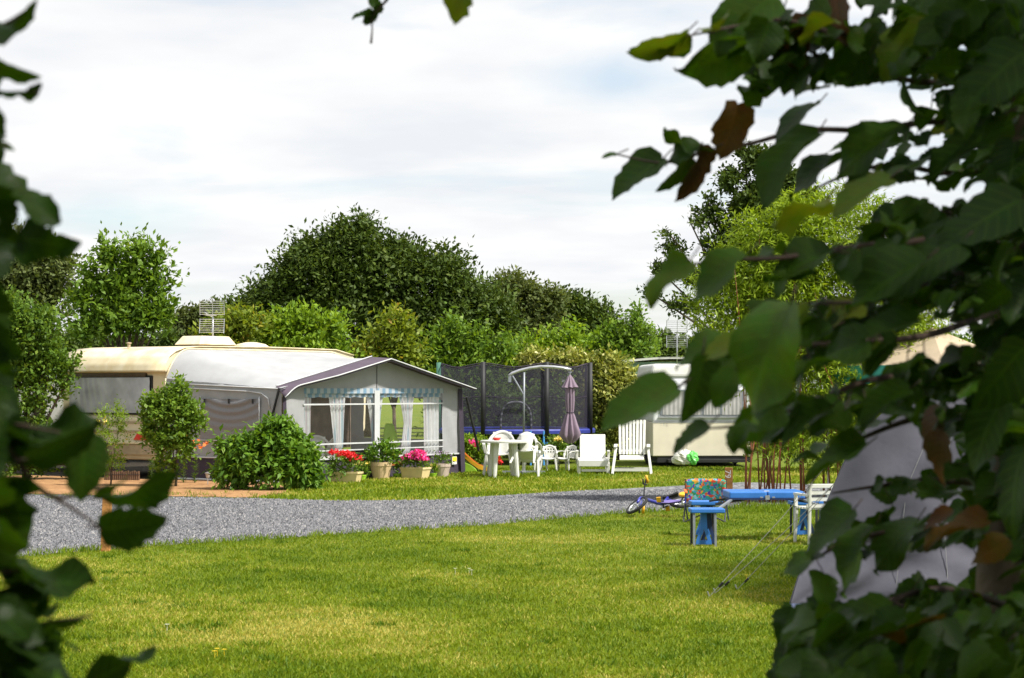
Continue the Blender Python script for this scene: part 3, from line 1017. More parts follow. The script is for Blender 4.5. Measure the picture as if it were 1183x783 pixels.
def antenna(label, loc, h, sc_=1.0, rz=0.0):
    t = thing('television_antenna', label, 'antenna', loc, rz, 'television antennas')
    obj('mast', MB().tube([(0, 0, -0.25), (0, 0, h)], 0.018 * sc_, 8), 'alu', t, smooth=True)
    mb = MB()
    for s in (-1, 1):
        for k in range(7):
            z = h + s * (0.05 + 0.045 * k) * sc_
            mb.tube([(-0.27 * sc_, -0.05 - 0.012 * k, z), (0.25 * sc_, -0.05 - 0.012 * k, z)], 0.006 * sc_, 5)
        for x in (-0.26, 0.24, 0.0):
            mb.tube([(x * sc_, -0.05, h + s * 0.04 * sc_), (x * sc_, -0.13, h + s * 0.34 * sc_)], 0.007 * sc_, 5)
    obj('reflector_grid', mb, 'alu', t)
    mb = MB().tube([(0, -0.08, h), (-0.05, -0.75 * sc_, h + 0.06)], 0.014 * sc_, 6)
    for k in range(8):
        y = -0.15 - 0.08 * k
        mb.tube([(-0.1 * sc_, y * sc_, h + 0.02 - 0.01 * y), (0.1 * sc_, y * sc_, h + 0.02 - 0.01 * y)], 0.005, 5)
    obj('boom', mb, 'alu', t)
    return t


p = W(246, 385, 42.2)
antenna('grid television antenna on the cream caravan roof beside the vent box', (p.x, 42.2, 2.86), zof(366, 42.2) - 2.86, 1.0)

# --- awning
aw = thing('caravan_awning', 'large grey caravan awning with purple gable canopy and curtained windows', 'awning', B0, -AL)
EAVE, APEX = 1.78, 2.37


def front_z(y):
    return EAVE + (APEX - EAVE) * (1 - abs(2 * y / ALN - 1))


def rail_z(y):
    e = min(y, ALN - y)
    if e < 0.75:
        q = 1 - e / 0.75
        return 2.55 - 0.58 * q ** 2.6
    return 2.55


def roof_pt(u, v):
    y = v * ALN
    e = min(y, ALN - y)
    z = rail_z(y) * (1 - u) + front_z(y) * u
    z -= 0.05 * math.sin(PI * u) * (0.4 + 0.6 * math.sin(PI * v)) + (0.016 * math.sin(v * 44 + u * 3) + 0.008 * math.sin(v * 101 - u * 6)) * math.sin(PI * min(1, u * 1.02) ** 0.7)
    return Vector((0.02 + u * (AD - 0.02), y, z))


obj('roof', MB().sheet(roof_pt, 24, 96), 'roof_fabric', aw, smooth=True)
mb = MB()
mb.tube([(0.03, v * ALN, rail_z(v * ALN) + 0.012) for v in [i / 60 for i in range(61)]], 0.016, 6)
mb.tube([(0.03, 0.0, 0.45), (0.03, 0.0, 1.97)], 0.016, 6)
obj('rail_piping', mb, 'cream_roof', aw, smooth=True)
# side panels
for y, nm in ((0.0, 1), (ALN, 2)):
    mb = MB()

    def sp_(u, v, y=y):
        x = 0.04 + u * (AD - 0.04)
        zt = rail_z(0) * (1 - u) + EAVE * u - 0.01
        z = 0.45 + v * (zt - 0.45)
        k = 0.010 * math.sin(x * 9 + z * 7) + 0.006 * math.sin(x * 23 - z * 11)
        return Vector((x, y + (k if 0.02 < u < 0.98 else 0), z))
    if y == 0:
        mb.sheet(sp_, 50, 22)
    else:
        for (a, b, c, d) in ((0, 1, 0, 0.18), (0, 1, 0.80, 1), (0, 0.12, 0.18, 0.80), (0.88, 1, 0.18, 0.80)):
            mb.sheet(lambda u, v: sp_(a + u * (b - a), c + v * (d - c)), 16, 6)
        obj('window', MB().sheet(lambda u, v: sp_(0.12 + u * 0.76, 0.18 + v * 0.62), 8, 6), 'pvc', aw)
    sp1 = obj('side_panel', mb, 'grey_fabric', aw, smooth=True)
    obj('skirt', MB().sheet(lambda u, v, y=y: Vector((0.04 + u * (AD - 0.04), y + 0.01 * math.sin(u * 40) - 0.04 * (1 - v) * (1 if y == 0 else -1), 0.02 + v * 0.43)), 40, 3), 'purple', aw, smooth=True)
    if y == 0:
        # rolled mesh window with folds
        mb = MB()

        def mw(u, v):
            x = 0.98 + u * 1.52
            z = 0.80 + v * 0.78
            sag = 0.05 * (1 - (2 * u - 1) ** 2)
            fold = 0.018 * math.sin((z + sag * 4 * v) * 34 + 2.0 * math.sin(u * 3)) * v
            return Vector((x, y - 0.035 - fold, z - sag * 0.25 * v))
        mb.sheet(mw, 30, 40)
        mwn = obj('window_screen', mb, 'mesh_grey', sp1, smooth=True, label='dark mesh window screen hanging in folds')
        mb = MB()
        for a, b in (((0.98, 0.80), (0.98, 1.62)), ((2.5, 0.80), (2.5, 1.62)), ((0.60, 0.78), (2.55, 0.78)), ((0.1, 1.80), (2.2, 1.72)), ((0.1, 1.875), (2.95, 1.77))):
            mb.tube([(a[0], y - 0.03, a[1]), (b[0], y - 0.03, b[1])], 0.012, 6)
        mb.tube([(2.2, y - 0.03, 1.72), (2.55, y - 0.03, 1.68), (2.72, y - 0.03, 1.58), (2.76, y - 0.03, 1.40)], 0.012, 6)
        mb.tube([(0.05, y - 0.05, 0.45), (AD, y - 0.05, 0.45)], 0.014, 6)
        mb.tube([(0.05, y - 0.07, 0.03), (AD, y - 0.07, 0.03)], 0.02, 6)
        obj('seam_piping', mb, 'piping', sp1, smooth=True)
        for x in (1.12, 1.75, 2.36):
            obj('toggle', MB().box((x, y - 0.06, 1.53), (0.03, 0.02, 0.09)), 'black', mwn)
# front wall
FX = AD


def yl(px, x=AD):
    k = (px - CX) / F
    c, s = math.cos(AL), math.sin(AL)
    # world x = B0.x + x c + y s ; world y = B0.y - x s + y c
    return (k * (B0.y - x * s) - B0.x - x * c) / (s - k * c)


WY0, WY1, WZ0, WZ1 = yl(352), yl(511), 0.42, 1.735
mb = MB()
mb.sheet(lambda u, v: Vector((FX + 0.006 * math.sin(v * 9 + u * 5), 0.10 + u * (WY0 - 0.10), WZ0 + v * (1.745 - WZ0))), 6, 12)
mb.sheet(lambda u, v: Vector((FX + 0.008 * math.sin(v * 9 + u * 7), WY1 + u * (ALN - 0.14 - WY1), WZ0 + v * (1.745 - WZ0))), 8, 12)
mb.add([(FX, 0.02, 1.745), (FX, ALN - 0.02, 1.745), (FX, ALN - 0.02, EAVE - 0.01), (FX, ALN / 2, APEX - 0.015), (FX, 0.02, EAVE - 0.01)], [(0, 1, 2, 3, 4)])
fr = obj('front_panel', mb, 'light_fabric', aw)
mb = MB()
mb.sheet(lambda u, v: Vector((FX + 0.015 * math.sin(u * 70) * (1 - v) + 0.05 * (1 - v), u * ALN, 0.015 + v * (WZ0 - 0.02))), 90, 4)
obj('skirt', mb, 'purple', aw, smooth=True)
for (a, b) in ((0.0, 0.10), (ALN - 0.14, ALN + 0.01)):
    mb = MB().sheet(lambda u, v: Vector((FX + 0.02 + 0.08 * (1 - v), a + u * (b - a), 0.03 + v * 1.74)), 3, 6)
    obj('corner_strip', mb, 'purple', aw)
obj('centre_seam', MB().box((FX + 0.01, ALN / 2, 2.04), (0.01, 0.025, 0.60)), 'mesh_grey', fr)
obj('centre_strip', MB().box((FX + 0.012, ALN / 2, (WZ0 + WZ1) / 2), (0.016, 0.16, WZ1 - WZ0)), 'piping', aw, label='white central zip strip')
obj('window', MB().add([(FX - 0.004, WY0, WZ0), (FX - 0.004, WY1, WZ0), (FX - 0.004, WY1, WZ1), (FX - 0.004, WY0, WZ1)], [(0, 1, 2, 3)]), 'pvc', aw, label='clear plastic window across the front')
mb = MB()
for py, th in ((466.5, 0.030), (511, 0.030), (518.5, 0.022)):
    z = zof(py, 40.6)
    mb.box((FX + 0.012, (WY0 + WY1) / 2 - 0.02, z), (0.012, WY1 - WY0 + 0.06, th))
mb.box((FX + 0.035, ALN / 2, WZ0), (0.03, ALN - 0.1, 0.03))
obj('window_bar', mb, 'piping', aw)
# curtains behind the pane
cur = [((352, 362), (352.5, 361), (353, 361)), ((381, 402), (386, 400), (391, 398.5)), ((423.5, 447), (431, 442), (434, 439)), ((462.5, 483), (470, 479), (466, 477)), ((492, 511), (493.5, 511), (494, 511))]
for ci, (t, m_, b) in enumerate(cur):
    def cf(u, v, t=t, m_=m_, b=b):
        q = v
        if q < 0.5:
            k = q / 0.5
            l, r = b[0] + (m_[0] - b[0]) * k, b[1] + (m_[1] - b[1]) * k
        else:
            k = (q - 0.5) / 0.5
            k = k * k * 0.5 + k * 0.5
            l, r = m_[0] + (t[0] - m_[0]) * k, m_[1] + (t[1] - m_[1]) * k
        y0, y1 = yl(l), yl(r)
        return Vector((FX - 0.07 + 0.022 * math.sin(u * 8.5 * PI + ci), y0 + u * (y1 - y0), WZ0 + 0.01 + v * (WZ1 - WZ0 - 0.05)))
    obj('curtain', MB().sheet(cf, 40, 20), 'curtain', aw, smooth=True)
obj('valance', MB().sheet(lambda u, v: Vector((FX - 0.03 + 0.012 * math.sin(u * 150), WY0 + u * (WY1 - WY0), 1.60 + 0.008 * math.sin(u * 75) * (1 - v) + v * 0.20)), 220, 2), 'valance', aw, smooth=True, label='blue checked curtain valance')
obj('pelmet', MB().box((FX + 0.006, (WY0 + WY1) / 2, 1.725), (0.01, WY1 - WY0 + 0.04, 0.10)), 'valance', aw)
# canopy over the gable
OV = 0.36


def canopy(u, v):
    y = v * (ALN + 0.04) - 0.02
    yy = min(max(y, 0), ALN)
    edge = min(yy, ALN - yy)
    dr = 0.0 if edge > 0.35 or yy > ALN / 2 else 0.16 * (1 - edge / 0.35) ** 2
    return Vector((FX - 0.12 + u * (OV + 0.12) * ((0.45 + 0.55 * min(1, edge / 1.2)) if yy < ALN / 2 else 1.0) , y, front_z(yy) + 0.03 - 0.03 * u - dr * u))


cano = obj('canopy', MB().sheet(canopy, 8, 80), 'canopy_purple', aw, smooth=True, solid=0.01, label='dull purple canopy band over the gable')
mb = MB()
mb.tube([canopy(1, i / 80) + Vector((0.012, 0, -0.012)) for i in range(81)], 0.013, 6)
mb.tube([canopy(0, i / 40 * 0.5) + Vector((0, 0, 0.015)) for i in range(41)], 0.012, 6)
obj('canopy_piping', mb, 'piping', cano, smooth=True)
obj('canopy_fringe', MB().sheet(lambda u, v: canopy(1, u) + Vector((0.0, 0, -0.05 * v - 0.005)), 80, 2), 'purple', cano, label='dark drop edge under the canopy')
# rear corner ribbon on the side (dark diagonal strap)
obj('corner_strap', MB().bar((AD - 0.03, -0.03, EAVE), (AD - 0.30, -0.04, 0.95), 0.06, 0.012), 'black', aw)
obj('storm_pole', MB().tube([(AD + 0.10, ALN + 0.05, 1.60), (AD + 0.05, ALN + 0.55, 0.45)], 0.028, 7), 'black', aw)
obj('sticker', MB().box((AD + 0.085, ALN - 0.36, 0.28), (0.006, 0.16, 0.16)), 'label_white', aw, label='yellow and white sticker on the skirt')
obj('sticker_print', MB().box((AD + 0.090, ALN - 0.36, 0.305), (0.006, 0.14, 0.09)), mat('sticker_yellow', (0.85, 0.65, 0.03), 0.5, 0.03), aw)
obj('groundsheet', MB().add([(0.05, 0.05, 0.012), (AD - 0.05, 0.05, 0.012), (AD - 0.05, ALN - 0.05, 0.012), (0.05, ALN - 0.05, 0.012)], [(0, 1, 2, 3)]), 'tan', aw)
mb = MB()
for y in (0.05, ALN / 2, ALN - 0.05):
    mb.tube([(AD - 0.06, y, 0.02), (AD - 0.06, y, front_z(min(max(y, 0), ALN)) - 0.04)], 0.016, 6)
    mb.tube([(AD - 0.06, y, front_z(y) - 0.05), (0.05, y, rail_z(y) - 0.06)], 0.014, 6)
obj('tent_pole', mb, 'alu', aw)


# ------------------------------------------------------------------ plastic garden furniture
def mono_chair(name, label, group, dots=False):
    """moulded stacking armchair facing -y"""
    t = thing(name, label, 'chair', (0, 0, 0), 0, group)
    m = 'white_plastic'
    obj('seat', MB().sheet(lambda u, v: Vector(((u - 0.5) * (0.46 - 0.05 * v), -0.24 + 0.46 * v, 0.43 - 0.05 * v + 0.03 * (2 * u - 1) ** 2 - 0.05 * max(0, 0.15 - v) / 0.15)), 10, 10), m, t, smooth=True, solid=0.012)
    mb = MB()

    def bk(a, rr):
        # arch in the leaning back plane
        x = rr * 0.265 * math.cos(a)
        hz = 0.40 + (0.16 if rr > 0.9 else 0.16) + 0.27 * rr * math.sin(a)
        y = 0.20 + (hz - 0.40) * 0.28 - 0.10 * (x / 0.265) ** 2
        return Vector((x, y, hz))
    # outer rim
    mb.sheet(lambda u, v: bk(PI * u, 0.78 + 0.22 * v), 24, 2)
    for s in (-1, 1):
        mb.sheet(lambda u, v: Vector((s * 0.265 * (0.78 + 0.22 * u), 0.20 + (0.56 - 0.40) * 0.28 * v - 0.10 * (0.78 + 0.22 * u) ** 2, 0.38 + 0.18 * v)), 2, 2)
    # central splat
    wsp = 0.16 if not dots else 0.2

    def splat(u, v):
        x = (u - 0.5) * 2 * wsp * (0.72 + 0.35 * v)
        hz = 0.37 + v * (0.43 if not dots else 0.42)
        return Vector((x, 0.195 + max(0, hz - 0.40) * 0.28 - 0.10 * (x / 0.265) ** 2, hz))
    if not dots:
        mb.sheet(splat, 6, 8)
    else:
        n = 9
        for i in range(n):
            for j in range(10):
                if i % 2 == 1 and j in (5, 7) and 0 < i < n - 1:
                    continue
                mb.sheet(lambda u, v, i=i, j=j: splat((i + u) / n, (j + v) / 10), 1, 1)
    obj('backrest', mb, m, t, smooth=True, solid=0.012)
    for sx in (-1, 1):
        for sy in (-1, 1):
            a = Vector((sx * 0.21, 0.19 if sy > 0 else -0.20, 0.42))
            b = Vector((sx * 0.27, 0.29 if sy > 0 else -0.25, 0.0))
            mb = MB()
            mb.tube([a, a.lerp(b, 0.5), b], [0.036, 0.032, 0.024], 6)
            obj('leg', mb, m, t)
        mb = MB()
        pts = [(sx * 0.25, 0.22, 0.62), (sx * 0.285, 0.08, 0.64), (sx * 0.285, -0.14, 0.63), (sx * 0.27, -0.23, 0.58), (sx * 0.235, -0.22, 0.42)]
        for a, b in zip(pts[:-1], pts[1:]):
            mb.bar(a, b, 0.055, 0.02, (0, 0, 1) if abs(a[2] - b[2]) < 0.1 else (0, 1, 0))
        obj('armrest', mb, m, t, bevel=0.006)
    return t


GRP = 'white plastic armchairs by the round table'
TY = 41.0
ch = mono_chair('garden_chair', 'white plastic armchair standing behind the white round table', GRP)
p = W(581, HOR, TY + 0.85)
ch.scale = (1.1,) * 3
ch.location = (p.x - 0.06, TY + 0.85, 0)
ch.rotation_euler = (0, 0, R(-8))
p = W(600, HOR, TY - 0.05)
c2 = dup(ch, (p.x + 0.10, TY - 0.14, 0.135), (R(36), R(0), R(166)), 'white plastic armchair tipped forward against the white round table', 0.9)
p = wloc(AD - 0.9, yl(411))
c3 = dup(ch, (p.x, p.y, 0.012), (0, 0, R(20)), 'white plastic armchair inside the awning, seen through its window')
p = wloc(AD - 1.5, yl(440))
c4 = dup(ch, (p.x, p.y, 0.012), (0, 0, R(-100)), 'white plastic armchair deep inside the awning near the central strip')

p = wloc(AD - 0.75, yl(489))
lc = thing('toddler_chair', 'lime green toddler chair inside the awning behind its right window', 'chair', (p.x, p.y, 0.012), R(30))
obj('backrest', MB().sheet(lambda u, v: Vector(((u - 0.5) * 0.34 * (1 - 0.55 * v ** 3), 0.12 + 0.10 * v, 0.42 + 0.62 * v)), 8, 12), 'lime', lc, smooth=True, solid=0.03)
obj('seat', MB().box((0, 0, 0.40), (0.34, 0.32, 0.06)), 'orange', lc, bevel=0.02)
for s_ in (-1, 1):
    for q in (-1, 1):
        obj('leg', MB().tube([(s_ * 0.14, q * 0.13, 0.38), (s_ * 0.18, q * 0.17, 0.0)], 0.014, 6), 'white_plastic', lc)
p = wloc(0.45, 1.6)
cb_ = thing('cupboard', 'low brown cupboard inside the awning against the caravan side', 'cupboard', (p.x, p.y, 0.012), -AL)
obj('carcass', MB().box((0, 0, 0.55), (0.5, 1.2, 1.1)), 'wood_dark', cb_, bevel=0.01)
for q in (-0.3, 0.3):
    dr_ = obj('door', MB().box((0.256, q, 0.55), (0.02, 0.56, 1.0)), 'tan', cb_)
    obj('handle', MB().box((0.275, q * 0.3, 0.6), (0.02, 0.02, 0.14)), 'alu', dr_)

tb = thing('garden_table', 'white round plastic garden table standing on the back lawn', 'table', (W(582, HOR, TY).x, TY, 0), R(12))
obj('tabletop', MB().lathe([(0.0, 0.70), (0.44, 0.70), (0.465, 0.69), (0.47, 0.725), (0.46, 0.738), (0.0, 0.738)], (0, 0, 0), 40), 'white_plastic', tb, smooth=False)
for k in range(4):
    a = PI / 4 + k * PI / 2
    c, s = math.cos(a), math.sin(a)
    obj('leg', MB().tube([(0.26 * c, 0.26 * s, 0.70), (0.33 * c, 0.33 * s, 0.0)], [0.055, 0.038], 8), 'white_plastic', tb)
p = W(574, HOR, TY - 0.1)
o = obj('red_bowl', MB().lathe([(0.0, 0.0), (0.05, 0.0), (0.085, 0.045), (0.09, 0.055), (0.08, 0.052), (0.0, 0.02)], (0, 0, 0), 20), 'red', None, smooth=True)
o.location = (p.x, TY - 0.1, 0.738)
tag(o, 'small red plastic bowl lying on the white round table', 'bowl')

KG = 'small white plastic children chairs in a row'
kc = mono_chair('child_chair', 'small white child chair nearest the parasol pole, turned to the right', KG, dots=True)
KY = 44.2
for i, (px, rz, lb) in enumerate(((619, 40, 'leftmost small white child chair, turned sideways beside the parasol pole'), (634, -5, 'middle small white child chair, facing front with perforated back'),
                                  (655, -40, 'rightmost small white child chair, next to the white lounger'))):
    p = W(px, HOR, KY)
    sca = 0.67
    if i == 0:
        kc.location = (p.x, KY, 0); kc.rotation_euler = (0, 0, R(rz)); kc.scale = (sca,) * 3; kc['label'] = lb
    else:
        dup(kc, (p.x, KY - 0.05 * i, 0), (0, 0, R(rz)), lb, sca)

# white sun lounger, head end up, foot towards the camera
LY = 43.3
p = W(685, HOR, LY)
lg = thing('sun_lounger', 'solid white plastic sun lounger with raised back, beside the small chairs', 'sun lounger', (p.x, LY, 0), R(-1.5))
rb = Matrix.Rotation(R(-28), 3, 'X')
mb = MB().box((0, 0.72, 0.52), (0.55, 0.035, 0.60), rb)
obj('backrest', mb, 'white_plastic', lg, bevel=0.015)
mb = MB()
for k in range(9):
    mb.box((0, -0.62 + 0.14 * k, 0.27), (0.54, 0.115, 0.03))
obj('seat', mb, 'white_plastic', lg, bevel=0.006)
mb = MB()
for s in (-1, 1):
    mb.box((s * 0.30, 0.0, 0.25), (0.055, 1.5, 0.10))
mb.box((0, -0.74, 0.22), (0.62, 0.05, 0.13))
mb.box((0, -0.70, 0.07), (0.50, 0.04, 0.05))
obj('frame', mb, 'white_plastic', lg, bevel=0.01)
for sx in (-1, 1):
    for y in (-0.66, 0.62):
        obj('leg', MB().box((sx * 0.30, y, 0.12), (0.07, 0.11, 0.24), taper=1.15), 'white_plastic', lg, bevel=0.01)
    obj('armrest', MB().box((sx * 0.335, 0.42, 0.44), (0.06, 0.40, 0.03)).box((sx * 0.335, 0.28, 0.35), (0.05, 0.06, 0.16)), 'white_plastic', lg, bevel=0.008)

# slatted recliner
RY = 42.6
p = W(730, HOR, RY)
rc = thing('recliner_chair', 'white slatted garden recliner with armrests, in front of the small caravan', 'recliner', (p.x, RY, 0), R(-4))
lean = R(24)
for k in range(8):
    x = -0.245 + 0.07 * k
    a = Vector((x, 0.16, 0.40))
    b = Vector((x * 1.06, 0.16 + math.sin(lean) * 0.78, 0.40 + math.cos(lean) * 0.78))
    obj('back_slat', MB().bar(a, b, 0.052, 0.022, (0, 1, 0)), 'white_plastic', rc, bevel=0.004)
mb = MB()
for q in (0.08, 0.72):
    mb.bar((-0.28, 0.18 + math.sin(lean) * q, 0.40 + math.cos(lean) * q), (0.28, 0.18 + math.sin(lean) * q, 0.40 + math.cos(lean) * q), 0.03, 0.05)
obj('back_rail', mb, 'white_plastic', rc)
mb = MB().sheet(lambda u, v: Vector(((u - 0.5) * 0.5, -0.32 + 0.5 * v, 0.40 - 0.09 * max(0, 0.25 - v) / 0.25 - 0.03 * v)), 2, 10)
obj('seat', mb, 'white_plastic', rc, solid=0.025)
for s in (-1, 1):
    obj('armrest', MB().bar((s * 0.34, -0.30, 0.565), (s * 0.34, 0.28, 0.60), 0.075, 0.03), 'white_plastic', rc, bevel=0.01)
    obj('leg', MB().bar((s * 0.33, -0.20, 0.56), (s * 0.40, -0.46, 0.0), 0.055, 0.09, (0, 1, 0)), 'white_plastic', rc, bevel=0.01)
    obj('leg', MB().bar((s * 0.33, -0.10, 0.56), (s * 0.40, 0.42, 0.0), 0.05, 0.08, (0, 1, 0)), 'white_plastic', rc, bevel=0.01)
obj('cross_bar', MB().box((0, -0.42, 0.10), (0.76, 0.035, 0.055)).box((0, 0.36, 0.10), (0.74, 0.03, 0.05)), 'white_plastic', rc)

# cantilever parasol
PY_ = 42.8
p = W(605, HOR, PY_)
pa = thing('cantilever_parasol', 'folded mauve cantilever parasol hanging from a curved grey arm', 'parasol', (p.x, PY_, 0), 0)
k = PY_ / F
zt = lambda py: zof(py, PY_)
obj('base', MB().box((0, 0, 0.03), (0.9, 0.08, 0.05)).box((0, 0, 0.032), (0.08, 0.9, 0.05)), 'grey_metal', pa)
obj('lower_pole', MB().tube([(0, 0, 0.05), (0, 0, zt(500))], 0.034, 10), 'white_plastic', pa, smooth=True, label='white lower pole')
obj('pole', MB().tube([(0, 0, zt(500)), (0.01, 0, zt(430))], 0.021, 10), 'grey_metal', pa, smooth=True)
arm = [(588, 434), (592, 431), (600, 428), (612, 425), (625, 423.3), (640, 423.8), (650, 425), (660, 427)]
obj('arm', MB().tube([((a - 605) * k, 0, zt(b)) for a, b in arm], 0.032, 8), 'alu', pa, smooth=True)
obj('strut', MB().tube([((592 - 605) * k, 0, zt(434)), (0, 0, zt(456))], 0.018, 8), 'grey_metal', pa)
obj('arm_bracket', MB().box(((589 - 605) * k, 0, zt(437)), (0.06, 0.05, 0.16)), 'grey_metal', pa)
obj('hanger', MB().tube([((658.5 - 605) * k, 0, zt(426)), ((658.5 - 605) * k, 0, zt(434))], 0.014, 6), 'grey_metal', pa)
xc = (658.5 - 605) * k


def fold_can(prof, n=56, ph=0.0):
    mb = MB()
    vs, fs = [], []
    for r, z, amp in prof:
        for i in range(n):
            a = 2 * PI * i / n
            rr = r * (1 + amp * math.sin(a * 8 + ph))
            vs.append((xc + rr * math.cos(a), rr * math.sin(a), z + 0.03 * amp * math.cos(a * 8)))
    for j in range(len(prof) - 1):
        for i in range(n):
            i2 = (i + 1) % n
            fs.append((j * n + i, j * n + i2, (j + 1) * n + i2, (j + 1) * n + i))
    return mb.add(vs, fs)


obj('canopy', fold_can([(0.03, zt(440), 0.1), (0.075, zt(447), 0.25), (0.08, zt(462), 0.28), (0.07, zt(474), 0.25), (0.062, zt(476.5), 0.2), (0.085, zt(480), 0.28), (0.13, zt(490), 0.3), (0.185, zt(502), 0.33), (0.12, zt(508), 0.3), (0.05, zt(512), 0.2)]), 'mauve', pa, smooth=True)
obj('canopy_vent', fold_can([(0.01, zt(432.5), 0.0), (0.05, zt(436), 0.1), (0.12, zt(445), 0.25), (0.14, zt(447.5), 0.3)], ph=1.0), 'mauve', pa, smooth=True)
obj('tie_strap', MB().torus((xc, 0, zt(476.5)), 0.068, 0.012), 'purple', pa)

# ------------------------------------------------------------------ trampoline
TRY, TRR = 49.0, 1.88
p = W(594, HOR, TRY)
tr = thing('trampoline', 'large round trampoline with dark safety net and blue edge pad', 'trampoline', (p.x, TRY, 0), 0)
MZ, TZ = 0.80, 2.36
obj('mat', MB().lathe([(0.0, MZ - 0.01), (TRR - 0.28, MZ - 0.01)], (0, 0, 0), 48), 'black', tr)
obj('edge_pad', MB().lathe([(TRR - 0.3, MZ + 0.0), (TRR - 0.3, MZ + 0.03), (TRR + 0.03, MZ + 0.035), (TRR + 0.06, MZ + 0.0), (TRR + 0.055, MZ - 0.07), (TRR - 0.02, MZ - 0.07)], (0, 0, 0), 64), 'pad_blue', tr, smooth=False)
obj('frame_ring', MB().torus((0, 0, MZ - 0.05), TRR, 0.03, None, 64), 'alu', tr)
angs = [R(-90 + a) for a in (-68, -22, 23, 69, 113, 158, 203, 247)]
for i, a in enumerate(angs):
    c, s = math.cos(a), math.sin(a)
    rr = TRR + 0.04
    po = obj('pole', MB().tube([(rr * c, rr * s, MZ - 0.25), (rr * c, rr * s, TZ + 0.03)], 0.055, 10), 'black' if i else 'green_cloth', tr, smooth=True, label=None if i else 'green wrapped corner pole')
    obj('leg', MB().tube([(rr * c, rr * s, MZ - 0.2), (rr * c, rr * s, 0.01)], 0.032, 8), 'grey_metal', tr)
    obj('leg_clamp', MB().tube([(rr * c, rr * s, MZ - 0.32), (rr * c, rr * s, MZ - 0.16)], 0.045, 8), 'sky_blue', tr)


def netf(u, v):
    a = u * 2 * PI + angs[0]
    # sag between the poles
    best = min(range(8), key=lambda i: abs((a - angs[i] + PI) % (2 * PI) - PI))
    dd = abs((a - angs[best] + PI) % (2 * PI) - PI) / R(22.5)
    dd = min(1, dd)
    top = TZ - 0.09 * dd * dd * (3 - 2 * dd)
    r = TRR - 0.02 - 0.05 * dd * math.sin(PI * v)
    return Vector((r * math.cos(a), r * math.sin(a), MZ + 0.02 + v * (top - MZ - 0.02)))


obj('safety_net', MB().sheet(netf, 128, 8), 'net', tr, smooth=True)
mb = MB()
mb.tube([netf(i / 128, 1.0) for i in range(129)], 0.014, 5, cap=False)
mb.tube([netf(i / 128, 0.50) for i in range(129)], 0.006, 5, cap=False)
obj('net_hem', mb, 'purple', tr)
pts = []
for i in range(29):
    ang = PI * (1 - i / 28)
    x = (596 - 594) / F * 47.2 + 0.35 * math.cos(ang)
    z = zof(495, 47.2) + (zof(464, 47.2) - zof(495, 47.2)) * math.sin(ang) ** 0.5
    pts.append((x, -math.sqrt(TRR ** 2 - x * x) - 0.02, z))
M['band'] = stripemat('banded_zip', (0.03, 0.03, 0.04), [(0.13, 0.05, (0.10, 0.10, 0.13))], 2, trans=0)
obj('door_arch', MB().tube(pts, 0.024, 6), 'band', tr, label='banded arch of the net door')
lx = (613 - 594) / F * 46.9
obj('ladder', MB().tube([(lx, -TRR - 0.12, MZ), (lx, -TRR - 0.25, 0.02)], 0.02, 8).tube([(lx + 0.3, -TRR - 0.12, MZ), (lx + 0.3, -TRR - 0.25, 0.02)], 0.02, 8).box((lx + 0.15, -TRR - 0.19, 0.35), (0.3, 0.06, 0.02)), 'sky_blue', tr)

# ------------------------------------------------------------------ second caravan, shed, white camper
Y2 = 46.5
k2 = Y2 / F
xl, xr = W(754, HOR, Y2).x, W(868, HOR, Y2).x
c2v = thing('small_caravan', 'small white and beige caravan with curtained window behind the recliner', 'caravan', ((xl + xr) / 2, Y2, 0), R(3))
hw = (xr - xl) / 2
zz = lambda py: zof(py, Y2)
mb = MB()
pf = [(0.0, zz(487.5)), (0.0, zz(452)), (0.10, zz(437)), (0.18, zz(430)), (2.8, zz(430)), (3.1, zz(445)), (3.2, zz(487.5))]
mb.prism([(-hw, y, z) for y, z in pf], (2 * hw, 0, 0))
obj('upper_body', mb, mat('white_body', (0.72, 0.74, 0.75), 0.35, 0.05, 3, coat=0.2), c2v, bevel=0.05)
mb = MB().box((0, 1.6, (zz(527) + zz(487.5)) / 2), (2 * hw + 0.02, 3.24, zz(487.5) - zz(527) - 0.004))
obj('lower_body', mb, mat('beige_body', (0.74, 0.68, 0.54), 0.4, 0.05, 3, coat=0.15), c2v, bevel=0.02, label='beige lower body panel')
obj('roof_cap', MB().box((-0.02, 1.5, (zz(421) + zz(437)) / 2 + 0.02), (2 * hw + 0.06, 2.9, zz(421) - zz(437)), taper=0.95), 'white_plastic', c2v, bevel=0.08)
w2 = obj('window', MB().box((0.0, -0.008, (zz(450) + zz(480)) / 2), (2 * hw - 0.30, 0.05, zz(450) - zz(480))), 'grey_metal', c2v, bevel=0.05)
mb = MB()
for x0, x1 in ((-hw + 0.22, -0.42), (-0.36, -0.02), (0.04, 0.40), (0.46, hw - 0.22)):
    mb.sheet(lambda u, v: Vector((x0 + u * (x1 - x0), -0.040 + 0.006 * math.sin(u * 30), zz(479) + v * (zz(452) - zz(479)))), 24, 2)
obj('curtain', mb, 'net_curtain', w2, smooth=True)
obj('window_rail', MB().box((0, -0.03, zz(482)), (2 * hw - 0.24, 0.04, 0.035)), 'alu', c2v)
obj('belt_strip', MB().box((0, -0.012, zz(487.5)), (2 * hw + 0.03, 0.03, 0.03)), 'alu', c2v)
obj('panel_seam', MB().box((-0.35, -0.014, zz(507)), (0.012, 0.012, 0.70)), 'grey_metal', c2v)
for x in (-hw + 0.1, hw - 0.35):
    obj('lamp', MB().lathe([(0.0, -0.03), (0.05, -0.03), (0.055, 0.0)], (x, -0.02, zz(514)), 14, Matrix.Rotation(PI / 2, 3, 'X')), 'grey_metal', c2v)
mb = MB()
